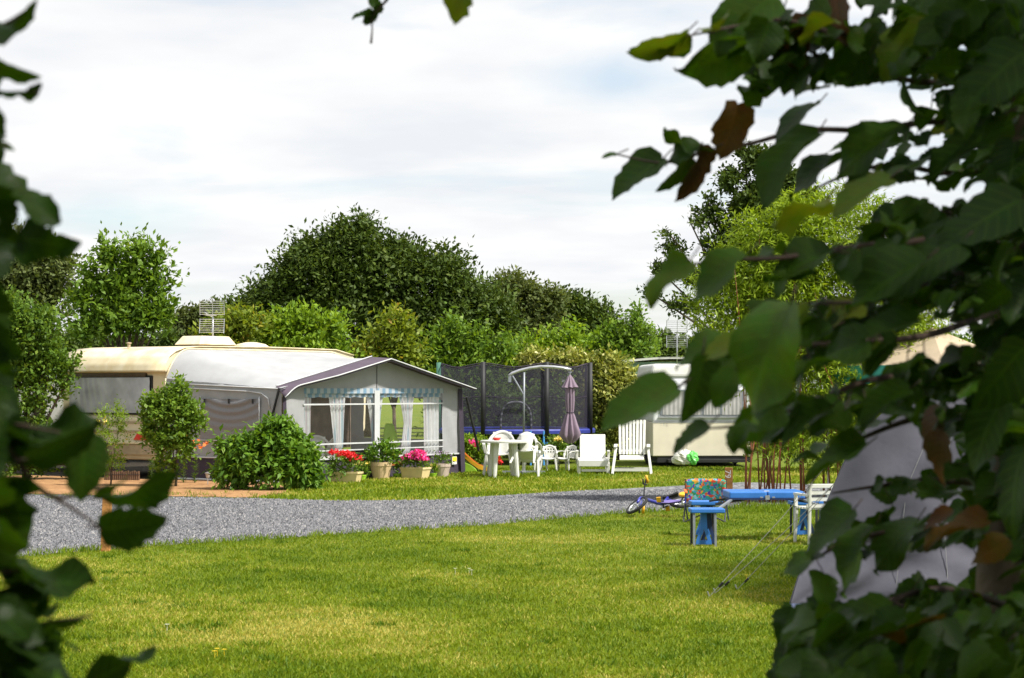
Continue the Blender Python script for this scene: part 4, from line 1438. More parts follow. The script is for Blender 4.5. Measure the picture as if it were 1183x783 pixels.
for i, x in enumerate((0, 0.055, 0.11)):
    bx = -hw + 0.18 + x * 1.2
    z0 = zz(487) - 0.07
    if i < 2:
        mb.box((bx, -0.016, z0 + 0.035), (0.045, 0.008, 0.010)).box((bx, -0.016, z0), (0.010, 0.008, 0.07))
    else:
        mb.box((bx - 0.015, -0.016, z0), (0.010, 0.008, 0.07))
        for q in (-0.035, 0, 0.035):
            mb.box((bx + 0.008, -0.016, z0 + q), (0.035, 0.008, 0.010))
obj('lettering', mb, 'grey_text', c2v)
obj('chassis', MB().box((0.05, 1.55, zz(531)), (2 * hw - 0.1, 3.1, 0.12)).box((0.1, -0.15, zz(532)), (1.8, 0.3, 0.06)), 'black', c2v)
for s in (-1, 1):
    wl = obj('wheel', MB().torus((s * (hw - 0.1), 1.7, 0.29), 0.21, 0.08, rotx), 'rubber', c2v, smooth=True)
    obj('rim', MB().lathe([(0.0, -0.04), (0.17, -0.04), (0.17, 0.04), (0.0, 0.04)], (s * (hw - 0.1), 1.7, 0.29), 16, rotx), 'alu', wl)
    obj('corner_steady', MB().tube([(s * (hw - 0.3), 0.4, 0.30), (s * (hw - 0.35), 0.1, 0.02)], 0.03, 8), 'dark_metal', c2v)
p = W(789, HOR, 45.9)
# crumpled bag
mb = MB()
rr = random.Random(4)
for (c, s_, nm) in (((0, 0, 0.16), (0.24, 0.16, 0.17), 'white'),):
    n, m_ = 18, 12
    vs = []
    for j in range(m_ + 1):
        th = PI * j / m_
        for i in range(n):
            a = 2 * PI * i / n
            q = 1 + 0.16 * math.sin(3 * a + 2 * th) + 0.10 * math.sin(7 * a - 5 * th) + rr.uniform(-0.05, 0.05)
            vs.append((c[0] + s_[0] * q * math.sin(th) * math.cos(a), c[1] + s_[1] * q * math.sin(th) * math.sin(a), max(0.005, c[2] + s_[2] * q * math.cos(th))))
    mb.add(vs, [(j * n + i, j * n + (i + 1) % n, (j + 1) * n + (i + 1) % n, (j + 1) * n + i) for j in range(m_) for i in range(n)])
bg_ = thing('plastic_bag', 'crumpled white and green plastic bag under the small caravan', 'bag', (p.x, 45.9, 0.06))
obj('bag', mb, 'white_plastic', bg_)
mb2 = MB()
mb2.add([(v.x * 0.55 + 0.19, v.y - 0.05, v.z * 0.9) for v in mb.v], mb.f)
obj('green_side', mb2, mat('green_bag', (0.12, 0.55, 0.10), 0.4, 0.2, 12), bg_)

# pale green mobile home behind
Y3 = 58.0
z3 = lambda py: zof(py, Y3)
x0, x1 = W(722, HOR, Y3).x, W(838, HOR, Y3).x
mh = thing('mobile_home', 'pale green mobile home with white roof edge behind the small caravan', 'mobile home', ((x0 + x1) / 2, Y3, 0), 0)
hw3 = (x1 - x0) / 2
obj('wall', MB().box((0, 2.0, z3(418) / 2), (2 * hw3 - 0.1, 4, z3(418))), 'pale_green', mh)
mb = MB()
for i in range(10):
    z = z3(418) - 0.06 - 0.13 * i
    mb.box((0, -0.012, z), (2 * hw3 - 0.08, 0.02, 0.018))
obj('cladding_lap', mb, mat('green_lap', (0.17, 0.27, 0.18), 0.6, 0.1), mh)
mb = MB()
mb.sheet(lambda u, v: Vector(((u - 0.5) * (2 * hw3 + 0.1), -0.12 + v * 4.3, z3(417) + 0.10 * math.sin(PI * u) + 0.02)), 14, 3)
obj('roof', mb, 'white_plastic', mh, solid=0.06)
obj('window', MB().box((0.4, -0.02, z3(440)), (1.0, 0.05, 0.7)), 'black', mh)
p = W(787, HOR, 56.5)
antenna('grid television antenna rising beside the pale green mobile home roof', (p.x, 57.9, z3(414)), z3(386) - z3(414), 1.15)

# white camper glimpsed left of the big caravan
YC = 43.5
p = W(48, HOR, YC)
cp = thing('white_trailer', 'white trailer side glimpsed between the leafy bush and cream caravan', 'trailer', (p.x, YC, 0), R(-20))
mb = MB().prism([(-1.2, 0, 0.55), (0.62, 0, 0.55), (0.62, 0, 1.72), (0.45, 0, 1.95), (-1.2, 0, 2.0)], (0, 1.8, 0))
obj('body', mb, 'label_white', cp, bevel=0.04)
obj('roof_edge', MB().box((-0.35, 0.9, 2.0), (1.75, 1.84, 0.05)), 'dark_metal', cp)
for s in (-0.02, 1.82):
    obj('wheel', MB().torus((-0.3, s, 0.3), 0.21, 0.08, Matrix.Rotation(PI / 2, 3, 'X')), 'rubber', cp, smooth=True)

# ------------------------------------------------------------------ picnic table, chairs, bike, posts
PTY = 24.0
kt = PTY / F
p = W(881.5, HOR, PTY)
pt = thing('picnic_table', 'bright blue folding picnic table with attached stools on the lawn', 'picnic table', (p.x, PTY, 0), R(1.5))
TT = 0.575
mb = MB()
for s in (-1, 1):
    mb.box((s * 0.222, 0, TT - 0.045), (0.436, 0.64, 0.085))
obj('tabletop', mb, 'blue', pt, bevel=0.018)
obj('top_rim', MB().box((0, -0.02, TT - 0.085), (0.90, 0.62, 0.02)), 'blue_dark', pt)
obj('sticker', MB().box((0.0, -0.25, TT + 0.001), (0.06, 0.04, 0.004)), 'label_white', pt)
obj('latch', MB().box((0.0, -0.326, TT - 0.07), (0.05, 0.012, 0.05)).box((-0.07, -0.324, TT - 0.075), (0.03, 0.01, 0.03)).box((0.07, -0.324, TT - 0.075), (0.03, 0.01, 0.03)), 'alu', pt)
for sx in (-1, 1):
    for sy, y0 in ((-1, -0.92), (1, 0.62)):
        cx = sx * 0.78
        if sy > 0:
            cx = sx * 0.60
        cy = y0 + 0.0
        mb = MB()
        for q in (-0.078, 0.078):
            mb.box((cx, cy + q, 0.395), (0.385, 0.148, 0.05))
        st = obj('seat', mb, 'blue', pt, bevel=0.012)
        for lx_ in (-0.155, 0.085 if sx < 0 else 0.155):
            for ly in (-0.12, 0.12):
                obj('stool_leg', MB().bar((cx + lx_, cy + ly, 0.385), (cx + lx_ + (0.0), cy + ly * 1.15, 0.0), 0.034, 0.024, (1, 0, 0)), 'grey_metal' if ly < 0 else 'dark_metal', st)
        mb = MB()
        # open A shaped stand: two flared sides, a foot and a neck
        for yy_, mt in ((cy - 0.05, 'blue'), (cy + 0.10, 'blue_dark')):
            mbs = MB()
            ax = cx - 0.035 + (0.0 if mt == 'blue' else 0.07)
            Yp = lambda x, z: (ax + x, yy_, z)
            mbs.prism([Yp(-0.03, 0.385), Yp(0.03, 0.385), Yp(0.04, 0.19), Yp(-0.04, 0.19)], (0, 0.022, 0))
            mbs.prism([Yp(-0.04, 0.19), Yp(0.0, 0.19), Yp(-0.045, 0.06), Yp(-0.085, 0.06)], (0, 0.022, 0))
            mbs.prism([Yp(0.0, 0.19), Yp(0.04, 0.19), Yp(0.085, 0.06), Yp(0.045, 0.06)], (0, 0.022, 0))
            mbs.prism([Yp(-0.09, 0.015), Yp(0.09, 0.015), Yp(0.085, 0.06), Yp(-0.085, 0.06)], (0, 0.022, 0))
            obj('stool_stand', mbs, mt, st)
        obj('link_bar', MB().bar((cx - sx * 0.14, cy - sy * 0.1, 0.40), (sx * 0.40, sy * 0.27, TT - 0.09), 0.03, 0.02), 'grey_metal', pt)
    for sy in (-1, 1):
        obj('table_strut', MB().bar((sx * 0.22, sy * 0.24, TT - 0.09), (sx * 0.60, sy * 0.30, 0.43), 0.022, 0.022), 'black', pt)

# white slatted chair beside it
WY = 23.3
p = W(946, HOR, WY)
wc = thing('slatted_chair', 'white slatted garden chair right of the blue picnic table, half hidden by leaves', 'chair', (p.x, WY, 0), R(12))
for k_ in range(4):
    z = 0.665 - 0.075 * k_
    obj('back_slat', MB().box((0, -0.21 + 0.02 * k_, z), (0.42, 0.02, 0.048)), 'white_plastic', wc, bevel=0.006)
for s in (-1, 1):
    obj('leg', MB().bar((s * 0.19, -0.215, 0.69), (s * 0.185, -0.17, 0.0), 0.04, 0.03, (1, 0, 0)), 'white_plastic', wc, bevel=0.006)
    obj('leg', MB().bar((s * 0.19, 0.22, 0.42), (s * 0.20, 0.26, 0.0), 0.04, 0.03, (1, 0, 0)), 'white_plastic', wc, bevel=0.006)
    obj('armrest', MB().box((s * 0.20, 0.02, 0.56), (0.045, 0.46, 0.025)).box((s * 0.20, 0.22, 0.49), (0.035, 0.03, 0.14)), 'white_plastic', wc)
mb = MB()
for k_ in range(5):
    mb.box((0, -0.12 + 0.085 * k_, 0.41), (0.40, 0.06, 0.02))
obj('seat', mb, 'white_plastic', wc)

# child camp chair
CYY = 27.2
p = W(815, HOR, CYY)
cc = thing('camp_chair', 'child folding camp chair with colourful jungle print, behind the blue table', 'camp chair', (p.x, CYY, 0), R(-6))
mb = MB()
mb.sheet(lambda u, v: Vector(((u - 0.5) * 0.53, 0.10 - 0.05 * v + 0.03 * math.sin(PI * u), 0.255 + 0.31 * v - 0.02 * (abs(u - 0.5) * 2) ** 6 * (v > 0.5))), 14, 8)
obj('backrest', mb, 'pattern', cc, smooth=True, solid=0.008)
obj('seat', MB().sheet(lambda u, v: Vector(((u - 0.5) * 0.52, -0.22 + 0.32 * v, 0.25 - 0.035 * math.sin(PI * u) * math.sin(PI * v))), 10, 6), 'black', cc, smooth=True, solid=0.008)
for s in (-1, 1):
    obj('leg', MB().tube([(s * 0.27, -0.22, 0.27), (s * 0.27 + 0.03, 0.16, 0.01)], 0.010, 7), 'bike_blue', cc)
    obj('leg', MB().tube([(s * 0.27, 0.10, 0.56), (s * 0.27, 0.10, 0.26), (s * 0.27 - 0.02, -0.24, 0.01)], 0.010, 7), 'dark_metal', cc)
    obj('armrest', MB().bar((s * 0.29 + 0.04, -0.24, 0.395), (s * 0.28, 0.10, 0.42), 0.035, 0.022), 'orange', cc, bevel=0.006)
    obj('arm_post', MB().tube([(s * 0.29 + 0.03, -0.22, 0.39), (s * 0.27, -0.20, 0.26)], 0.009, 6), 'bike_blue', cc)
obj('cross_leg', MB().tube([(-0.27, -0.22, 0.01), (0.27, -0.22, 0.25)], 0.009, 6).tube([(0.27, -0.24, 0.01), (-0.27, -0.24, 0.25)], 0.009, 6), 'dark_metal', cc)

# child bicycle lying on its side
BY = 28.0
p = W(764, HOR, BY)
bk_ = thing('child_bicycle', 'small blue child bicycle with yellow grips lying at the gravel edge', 'bicycle', (p.x, BY, 0.0), 0)
bk_.rotation_euler = (R(-72), R(-4), R(-3))
rx = Matrix.Rotation(PI / 2, 3, 'X')
WR = 0.165


def wheel(cx, turn, nm='wheel'):
    rot = Matrix.Rotation(turn, 3, 'Z') @ rx
    c = Vector((cx, 0, WR + 0.02))
    w_ = obj(nm, MB().torus(c, WR - 0.01, 0.022, rot, 32, 8), 'rubber', bk_, smooth=True)
    obj('rim', MB().torus(c, WR - 0.035, 0.010, rot, 32, 6), 'alu', w_)
    mb = MB()
    for i in range(14):
        a = 2 * PI * i / 14
        mb.tube([c, c + rot @ Vector(((WR - 0.03) * math.cos(a), (WR - 0.03) * math.sin(a), 0))], 0.0025, 4)
    mb.tube([c - rot @ Vector((0, 0, 0.04)), c + rot @ Vector((0, 0, 0.04))], 0.014, 8)
    obj('spoke', mb, 'alu', w_)
    return w_


wheel(-0.33, R(-30))
wheel(0.29, 0)
mb = MB()
mb.tube([(-0.24, 0, 0.43), (-0.06, 0, 0.24), (0.03, 0, 0.17)], 0.027, 8)
mb.tube([(0.03, 0, 0.17), (0.10, 0, 0.40)], 0.021, 8)
mb.tube([(0.08, 0, 0.34), (0.29, 0, 0.185)], 0.016, 8)
mb.tube([(0.03, 0, 0.17), (0.29, 0, 0.185)], 0.012, 8)
obj('frame', mb, 'bike_blue', bk_, smooth=True)
mb = MB()
for s in (-1, 1):
    mb.tube([(-0.25, 0.02 * s, 0.42), (-0.28, 0.045 * s, 0.34), (-0.33 - 0.02 * s * 0.6, 0.045 * s, 0.185)], 0.018, 7)
obj('fork', mb, 'bike_blue', bk_, smooth=True)
mb = MB().tube([(-0.24, 0, 0.42), (-0.22, 0, 0.50)], 0.014, 8)
mb.tube([(-0.17, -0.25, 0.58), (-0.20, -0.14, 0.57), (-0.22, -0.05, 0.50), (-0.22, 0.05, 0.50), (-0.24, 0.14, 0.57), (-0.25, 0.25, 0.58)], 0.010, 7)
hb = obj('handlebar', mb, 'dark_metal', bk_, smooth=True)
for s, x in ((-1, -0.17), (1, -0.25)):
    obj('grip', MB().tube([(x + 0.012, s * 0.17, 0.578), (x - 0.002, s * 0.28, 0.58)], 0.019, 8), 'yellow', hb, smooth=True)
    obj('brake_lever', MB().tube([(x + 0.0, s * 0.15, 0.56), (x - 0.05, s * 0.18, 0.53), (x - 0.05, s * 0.25, 0.53)], 0.012, 6), 'black', hb)
obj('saddle', MB().sheet(lambda u, v: Vector((0.03 + 0.22 * u, (v - 0.5) * (0.05 + 0.10 * u ** 1.5), 0.43 + 0.03 * u - 0.03 * (2 * v - 1) ** 2)), 10, 6), 'black', bk_, smooth=True, solid=0.025)
obj('chain_guard', MB().prism([(0.0, -0.035, 0.14), (0.10, -0.035, 0.12), (0.28, -0.035, 0.165), (0.28, -0.035, 0.21), (0.10, -0.035, 0.225), (0.0, -0.035, 0.21)], (0, 0.012, 0)), 'bike_purple', bk_, bevel=0.004)
obj('crank', MB().tube([(0.03, -0.06, 0.17), (0.03, 0.06, 0.17)], 0.012, 7).tube([(0.03, -0.055, 0.17), (-0.03, -0.06, 0.09)], 0.010, 6).tube([(0.03, 0.055, 0.17), (0.09, 0.06, 0.25)], 0.010, 6), 'dark_metal', bk_)
obj('pedal', MB().box((-0.03, -0.10, 0.09), (0.06, 0.07, 0.018)).box((0.09, 0.10, 0.25), (0.06, 0.07, 0.018)), 'yellow', bk_)
mb = MB().lathe([(0.0, -0.02), (0.05, -0.02), (0.062, -0.012), (0.062, 0.012), (0.05, 0.02), (0.0, 0.02)], (0.31, -0.16, 0.07), 18, rx)
tw = obj('training_wheel', mb, 'yellow', bk_)
obj('bracket', MB().bar((0.29, -0.04, 0.185), (0.31, -0.135, 0.07), 0.02, 0.006), 'dark_metal', tw)
bpy.context.view_layer.update()
zmin = min((o.matrix_world @ v.co).z for o in bk_.children_recursive if o.type == 'MESH' for v in o.data.vertices)
bk_.location.z += 0.015 - zmin

# numbered post
p = G(842, 581)
np_ = thing('numbered_post', 'short brown wooden post numbered 79 behind the blue picnic table', 'post', (p.x, p.y, 0), R(-18))
hh = zof(540, p.y)
obj('post', MB().box((0, 0, hh / 2), (0.115, 0.06, hh), taper=0.98), 'post_wood', np_, bevel=0.006)


def text(name, s, size, m, parent, loc, rot):
    cu = bpy.data.curves.new(name, 'FONT')
    cu.body = s
    cu.size = size
    cu.extrude = 0.002
    cu.align_x = 'CENTER'
    cu.align_y = 'CENTER'
    tmp = bpy.data.objects.new(name + '_curve', cu)
    me = bpy.data.meshes.new_from_object(tmp)
    bpy.data.objects.remove(tmp)
    me.materials.clear()
    me.materials.append(M[m])
    o = bpy.data.objects.new(name, me)
    col.objects.link(o)
    o.parent = parent
    o.location = loc
    o.rotation_euler = rot
    return o


text('number', '79', 0.13, 'label_white', np_, (-0.01, -0.034, hh - 0.10), (PI / 2, R(90), 0))
# stake at the left road edge
p = G(123, 637)
hh = zof(566, p.y)
o = obj('wooden_stake', MB().box((0, 0, hh / 2), (0.10, 0.085, hh), Matrix.Rotation(R(1.5), 3, 'Y'), taper=0.92), 'post_wood', None, bevel=0.006)
o.location = (p.x, p.y, 0)
tag(o, 'orange brown wooden stake at the gravel edge behind the left foreground leaves', 'stake')

# ------------------------------------------------------------------ tent with guy lines
TX, TN = 3.80, 16.5
tn = thing('tent', 'pale lavender grey tent pitched behind the hanging leaves at right', 'tent', (TX, TN, 0), R(4))
half = [(1.60, 0.0), (1.47, 0.33), (1.30, 0.70), (1.05, 1.18), (0.87, 1.42), (0.52, 1.72), (0.22, 1.86), (0.0, 1.885)]
prf = [(-x, z) for x, z in half] + [(x, z) for x, z in reversed(half[:-1])]


def pf_(u):
    q = u * (len(prf) - 1)
    i = min(int(q), len(prf) - 2)
    f = q - i
    return prf[i][0] + (prf[i + 1][0] - prf[i][0]) * f, prf[i][1] + (prf[i + 1][1] - prf[i][1]) * f


def tent_side(u, v):
    x, z = pf_(u)
    sag = 0.05 * math.sin(v * 3 * PI) ** 2 * math.sin(PI * u)
    return Vector((x * (1 - 0.62 * v ** 1.3), 0.55 * z / 1.885 * (1 - v) + v * 2.3, z * (1 - 0.35 * v ** 2) - sag * (z > 0.05)))


obj('fly', MB().sheet(tent_side, 70, 24), 'tent', tn, smooth=True)


def tent_front(u, v):
    x, z = pf_(u)
    z2 = z * v
    # taut panel creasing from the peg points
    ang = math.atan2(z2 + 0.15, x + 1.9)
    an2 = math.atan2(z2 + 0.1, 1.0 - x)
    cr = 0.030 * math.sin(ang * 26 + 1.5 * math.sin(x * 3)) * (1 - v) * min(1, (x + 1.7)) + 0.020 * math.sin(an2 * 31) * (1 - v) ** 0.7 + 0.014 * math.sin(x * 5 - z2 * 7)
    return Vector((x, 0.55 * z2 / 1.885 + cr - 0.02, z2 + 0.01))


obj('front_panel', MB().sheet(tent_front, 70, 30), 'tent', tn, smooth=True)
obj('back_panel', MB().add([(pf_(i / 28)[0] * 0.38, 2.3, pf_(i / 28)[1] * 0.65) for i in range(29)], [tuple(range(29))]), 'tent', tn)
mb = MB()
for xx in (-0.75, -0.30, 0.05, 0.45):
    mb.tube([(xx, 0.55 * 0.02 - 0.04, 0.02), (xx + (0.05 - xx) * 0.35 - 0.1, 0.28 - 0.03, 0.95), (xx * 0.3, 0.47 - 0.02, 1.6)], 0.0035, 5)
obj('door_seam', mb, 'mesh_grey', tn)
obj('hem', MB().sheet(lambda u, v: Vector((-1.6 + 3.2 * u, -0.05 - 0.03 * v, 0.05 - 0.045 * v)), 20, 1), 'blue_dark', tn)
obj('pole_strap', MB().bar((-0.98, 0.40, 1.32), (-0.84, 0.42, 1.52), 0.05, 0.02, (0, 1, 0)), 'black', tn)
obj('strap_flash', MB().bar((-1.0, 0.385, 1.30), (-0.94, 0.388, 1.38), 0.052, 0.022, (0, 1, 0)), 'red', tn)
mb = MB()
for q in (1.0, 0.0):
    pass
for (px, py), (sx, sz, sy) in zip(((820, 690), (827, 686), (852, 682)), ((988, 499, 17.0), (986, 537, 16.9), (984, 535, 16.95))):
    g = G(px, py)
    top = W(sx, sz, sy)
    mid = top.lerp(g, 0.5) - Vector((0, 0, 0.02))
    o = thing('guy_line', {820: 'thin tent guy line, uppermost of the three over the lawn', 827: 'middle tent guy line, with dark tension runner near its peg', 852: 'lowest tent guy line, pegged nearest the leaves'}[px], 'guy line', g, 0, 'tent guy lines')
    obj('rope', MB().tube([(0, 0, 0.01), mid - g, top - g], 0.0030, 5), 'cord', o)
    d = (top - g).normalized()
    obj('runner', MB().tube([d * 0.12, d * 0.17], 0.011, 6), 'black', o)
    obj('peg', MB().tube([(-0.02, 0, 0.05), (0.02, 0, -0.06)], 0.006, 6), 'alu', o)

# beige canopy with teal valance
GY = 30.0
p = W(1083, HOR, GY)
gz = thing('gazebo', 'beige roofed gazebo with teal valance beyond the tent', 'gazebo', (p.x + 0.25, GY + 1.6, 0), R(40))
hg = 1.15
ze = zof(421, GY)
mb = MB()
for k_ in range(4):
    a = R(90 * k_ + 45)
    b = R(90 * k_ + 135)
    A_, B_ = Vector((hg * 1.414 * math.cos(a), hg * 1.414 * math.sin(a), ze)), Vector((hg * 1.414 * math.cos(b), hg * 1.414 * math.sin(b), ze))
    top = Vector((0, 0, ze + 0.60))
    mb.sheet(lambda u, v: A_.lerp(B_, u).lerp(top, v) - Vector((0, 0, 0.03 * math.sin(PI * v))), 8, 8)
obj('roof', mb, 'beige_cloth', gz)
mb = MB()
for k_ in range(4):
    a = R(90 * k_ + 45)
    b = R(90 * k_ + 135)
    A_, B_ = Vector((hg * 1.42 * math.cos(a), hg * 1.42 * math.sin(a), ze)), Vector((hg * 1.42 * math.cos(b), hg * 1.42 * math.sin(b), ze))
    mb.sheet(lambda u, v: A_.lerp(B_, u) - Vector((0, 0, 0.26 * v + 0.03 * math.sin(u * 40) * v)), 24, 2)
obj('valance', mb, 'teal', gz)
for k_ in range(4):
    a = R(90 * k_ + 45)
    obj('leg', MB().tube([(hg * 1.38 * math.cos(a), hg * 1.38 * math.sin(a), 0), (hg * 1.38 * math.cos(a), hg * 1.38 * math.sin(a), ze)], 0.02, 8), 'white_plastic', gz)

# ------------------------------------------------------------------ pots, slide, small garden things


def blossoms(parent, lobes, n, per, size, m, name='flower'):
    rng = nrng()
    P, A, N, L, Wd, tone = spray(rng, lobes, n, per, size * 1.3, size, size * 0.9, 0.8, 0.5, 0, 0.8, 0.9, bias=-0.2)
    return leafquads(name, P, A, N, L, Wd, tone, m, parent)


def greens(parent, lobes, n, per, size, m, name='foliage', lw=0.6, up=0.4, droop=0.0):
    rng = nrng()
    P, A, N, L, Wd, tone = spray(rng, lobes, n, per, size * 2.0, size, size * lw, 0.35, up, droop, 0.7, 0.7)
    ok = P[:, 2] > 0.01
    return leafquads(name, P[ok], A[ok], N[ok], L[ok], Wd[ok], tone[ok], m, parent)


def round_pot(mb, r0, r1, h):
    mb.lathe([(0.0, 0.0), (r0, 0.0), (r1 * 0.96, h * 0.78), (r1, h * 0.78), (r1 * 1.02, h), (r1 * 0.92, h), (r1 * 0.9, h * 0.9), (0.0, h * 0.9)], (0, 0, 0), 28)
    return mb


def trough(mb, l, w_, h):
    a, b = 0.86, 1.0
    pts = lambda s, z: [(-l / 2 * s, -w_ / 2 * s, z), (l / 2 * s, -w_ / 2 * s, z), (l / 2 * s, w_ / 2 * s, z), (-l / 2 * s, w_ / 2 * s, z)]
    v = pts(a, 0) + pts(b, h * 0.82) + pts(b * 1.05, h * 0.82) + pts(b * 1.05, h) + pts(b * 0.93, h) + pts(b * 0.9, h * 0.85)
    f = [(3, 2, 1, 0)]
    for k_ in range(5):
        for i in range(4):
            f.append((k_ * 4 + i, k_ * 4 + (i + 1) % 4, (k_ + 1) * 4 + (i + 1) % 4, (k_ + 1) * 4 + i))
    f.append((20, 21, 22, 23))
    return mb.add(v, f)


def pot_at(px, py, label, kind, dims, mm, fol, flo, rz=0.0, name='potted_plant'):
    g = G(px, py)
    t = thing(name, label, 'potted plant', g, rz, 'flower pots along the awning')
    mb = MB()
    if kind == 'round':
        round_pot(mb, *dims)
        h = dims[2]
    else:
        trough(mb, *dims)
        h = dims[2]
    obj('pot', mb, mm, t, bevel=0.006 if kind != 'round' else 0)
    for f in fol:
        greens(t, f[0], f[1], f[2], f[3], f[4], droop=f[5] if len(f) > 5 else 0.1)
    for f in flo:
        blossoms(t, *f)
    return t


pot_at(399, 557, 'cream trough of bright red geraniums beside the big leafy bush', 'trough', (0.60, 0.26, 0.20), 'pot_cream',
       [([((0, 0, 0.30), (0.32, 0.16, 0.16)), ((-0.1, -0.1, 0.15), (0.2, 0.1, 0.12))], 170, 4, 0.07, 'l_mid')],
       [([((-0.20, -0.05, 0.52), (0.09, 0.07, 0.06)), ((-0.05, -0.02, 0.50), (0.10, 0.08, 0.06)), ((0.10, -0.02, 0.48), (0.12, 0.08, 0.07)), ((0.22, 0, 0.42), (0.10, 0.08, 0.07))], 260, 3, 0.036, 'f_red')], R(-20))
pot_at(418, 555, 'tiny lime green pot of pale yellow flowers beside the big beige pot', 'round', (0.07, 0.10, 0.11), 'lime',
       [([((0, 0, 0.19), (0.14, 0.12, 0.11))], 90, 4, 0.05, 'l_mid')], [([((0, -0.02, 0.30), (0.13, 0.10, 0.03))], 60, 3, 0.025, 'f_yellow')])
pot_at(440, 553, 'large round beige pot with a tall leafy green plant', 'round', (0.155, 0.22, 0.33), 'terracotta_pale',
       [([((0, 0, 0.42), (0.24, 0.2, 0.10)), ((0.02, 0, 0.54), (0.20, 0.16, 0.10)), ((0.20, 0, 0.42), (0.14, 0.1, 0.10)), ((-0.2, 0, 0.42), (0.12, 0.1, 0.08)), ((0.12, 0, 0.60), (0.12, 0.08, 0.07))], 230, 4, 0.075, 'l_bush', 0.2)], [])
pot_at(459, 552, 'tiny lime green pot of orange marigolds between the two larger pots', 'round', (0.07, 0.09, 0.09), 'lime',
       [([((0, 0, 0.18), (0.12, 0.1, 0.11))], 80, 4, 0.05, 'l_mid')], [([((0.04, -0.04, 0.28), (0.06, 0.05, 0.03)), ((-0.06, -0.05, 0.24), (0.04, 0.04, 0.03)), ((0.1, -0.05, 0.18), (0.03, 0.03, 0.03))], 60, 3, 0.025, 'f_orange')])
pot_at(480, 552.5, 'beige trough overflowing with bright pink flowers', 'trough', (0.52, 0.30, 0.22), 'pot_cream',
       [([((0, 0, 0.28), (0.22, 0.14, 0.10))], 150, 4, 0.06, 'l_mid')],
       [([((-0.17, -0.05, 0.37), (0.09, 0.09, 0.07)), ((0.0, -0.05, 0.38), (0.12, 0.1, 0.07)), ((0.10, -0.02, 0.47), (0.12, 0.1, 0.07)), ((0.21, -0.05, 0.36), (0.09, 0.09, 0.06)), ((-0.08, 0, 0.42), (0.1, 0.09, 0.05))], 420, 3, 0.035, 'f_pink')], R(-30))
pot_at(500, 551.5, 'tiny lime green pot of yellow flowers between beige trough and pinkish pot', 'round', (0.06, 0.085, 0.09), 'lime',
       [([((0, 0, 0.16), (0.10, 0.1, 0.08))], 70, 4, 0.045, 'l_shrub')], [([((0, -0.02, 0.22), (0.08, 0.06, 0.03))], 25, 3, 0.02, 'f_yellow')])
pot_at(510, 551, 'round pinkish pot of small violet flowers at the awning corner', 'round', (0.13, 0.19, 0.27), 'pot_pink',
       [([((0, 0, 0.30), (0.16, 0.14, 0.06)), ((0.02, 0, 0.36), (0.2, 0.14, 0.08))], 90, 4, 0.05, 'l_mid')],
       [([((0, 0, 0.42), (0.22, 0.14, 0.07))], 40, 3, 0.022, 'f_violet')])

# toddler slide
g = W(549, HOR, 43.5); g.z = 0.0
sl_ = thing('toddler_slide', 'lime green and orange toddler slide beside the awning corner', 'slide', (g.x, g.y, 0), R(-6))
sl_.scale = (0.66, 0.66, 0.66)
mb = MB()
pts = [(-0.55, 0.62), (-0.35, 0.52), (-0.1, 0.30), (0.1, 0.16), (0.30, 0.09), (0.42, 0.08)]
for a, b in zip(pts[:-1], pts[1:]):
    mb.add([(a[0], -0.16, a[1]), (b[0], -0.16, b[1]), (b[0], 0.16, b[1]), (a[0], 0.16, a[1])], [(0, 1, 2, 3)])
obj('chute', mb, 'lime', sl_, solid=0.02)
for s in (-0.18, 0.18):
    mb = MB()
    mb.prism([(x, s - 0.02, z + 0.10) for x, z in pts] + [(x, s - 0.02, z - 0.03) for x, z in reversed(pts)], (0, 0.04, 0))
    obj('side_rail', mb, 'orange' if s > 0 else 'yellow', sl_)
mb = MB()
mb.prism([(-0.5, -0.2, 0.0), (0.1, -0.2, 0.0), (0.05, -0.2, 0.12), (-0.1, -0.2, 0.24), (-0.3, -0.2, 0.32), (-0.5, -0.2, 0.35)], (0, 0.4, 0))
obj('base', mb, 'lime', sl_, bevel=0.03)
mb = MB()
for i in range(4):
    mb.box((0.30 + 0.07 * i, 0, 0.10 + 0.05 * math.sin(i * 1.2)), (0.05, 0.36, 0.16), Matrix.Rotation(R(20 * i - 20), 3, 'Y'))
obj('foot_end', mb, 'lime', sl_, bevel=0.015)

# wood edging crate and garden lamp
g = G(141, 555)
ed = thing('log_edging', 'low brown log edging panel on the soil before the caravan', 'edging', (g.x, g.y, 0), R(-8))
mb = MB()
for i in range(17):
    mb.tube([(-0.34 + 0.042 * i, 0, -0.03), (-0.34 + 0.042 * i, 0, 0.17 + 0.01 * (i % 3))], 0.021, 7)
obj('log_row', mb, 'wood_dark', ed)
obj('wire', MB().tube([(-0.36, -0.022, 0.12), (0.36, -0.022, 0.12)], 0.004, 5), 'dark_metal', ed)
g = G(240, 560)
sg = thing('garden_light', 'small silver stake garden light on the soil by the awning skirt', 'garden light', g)
obj('stake', MB().tube([(0, 0, -0.02), (0, 0, 0.13)], 0.008, 6), 'alu', sg)
obj('lamp_head', MB().lathe([(0.0, 0.13), (0.03, 0.13), (0.042, 0.20), (0.055, 0.205), (0.055, 0.225), (0.0, 0.24)], (0, 0, 0), 16), 'alu', sg, smooth=False)

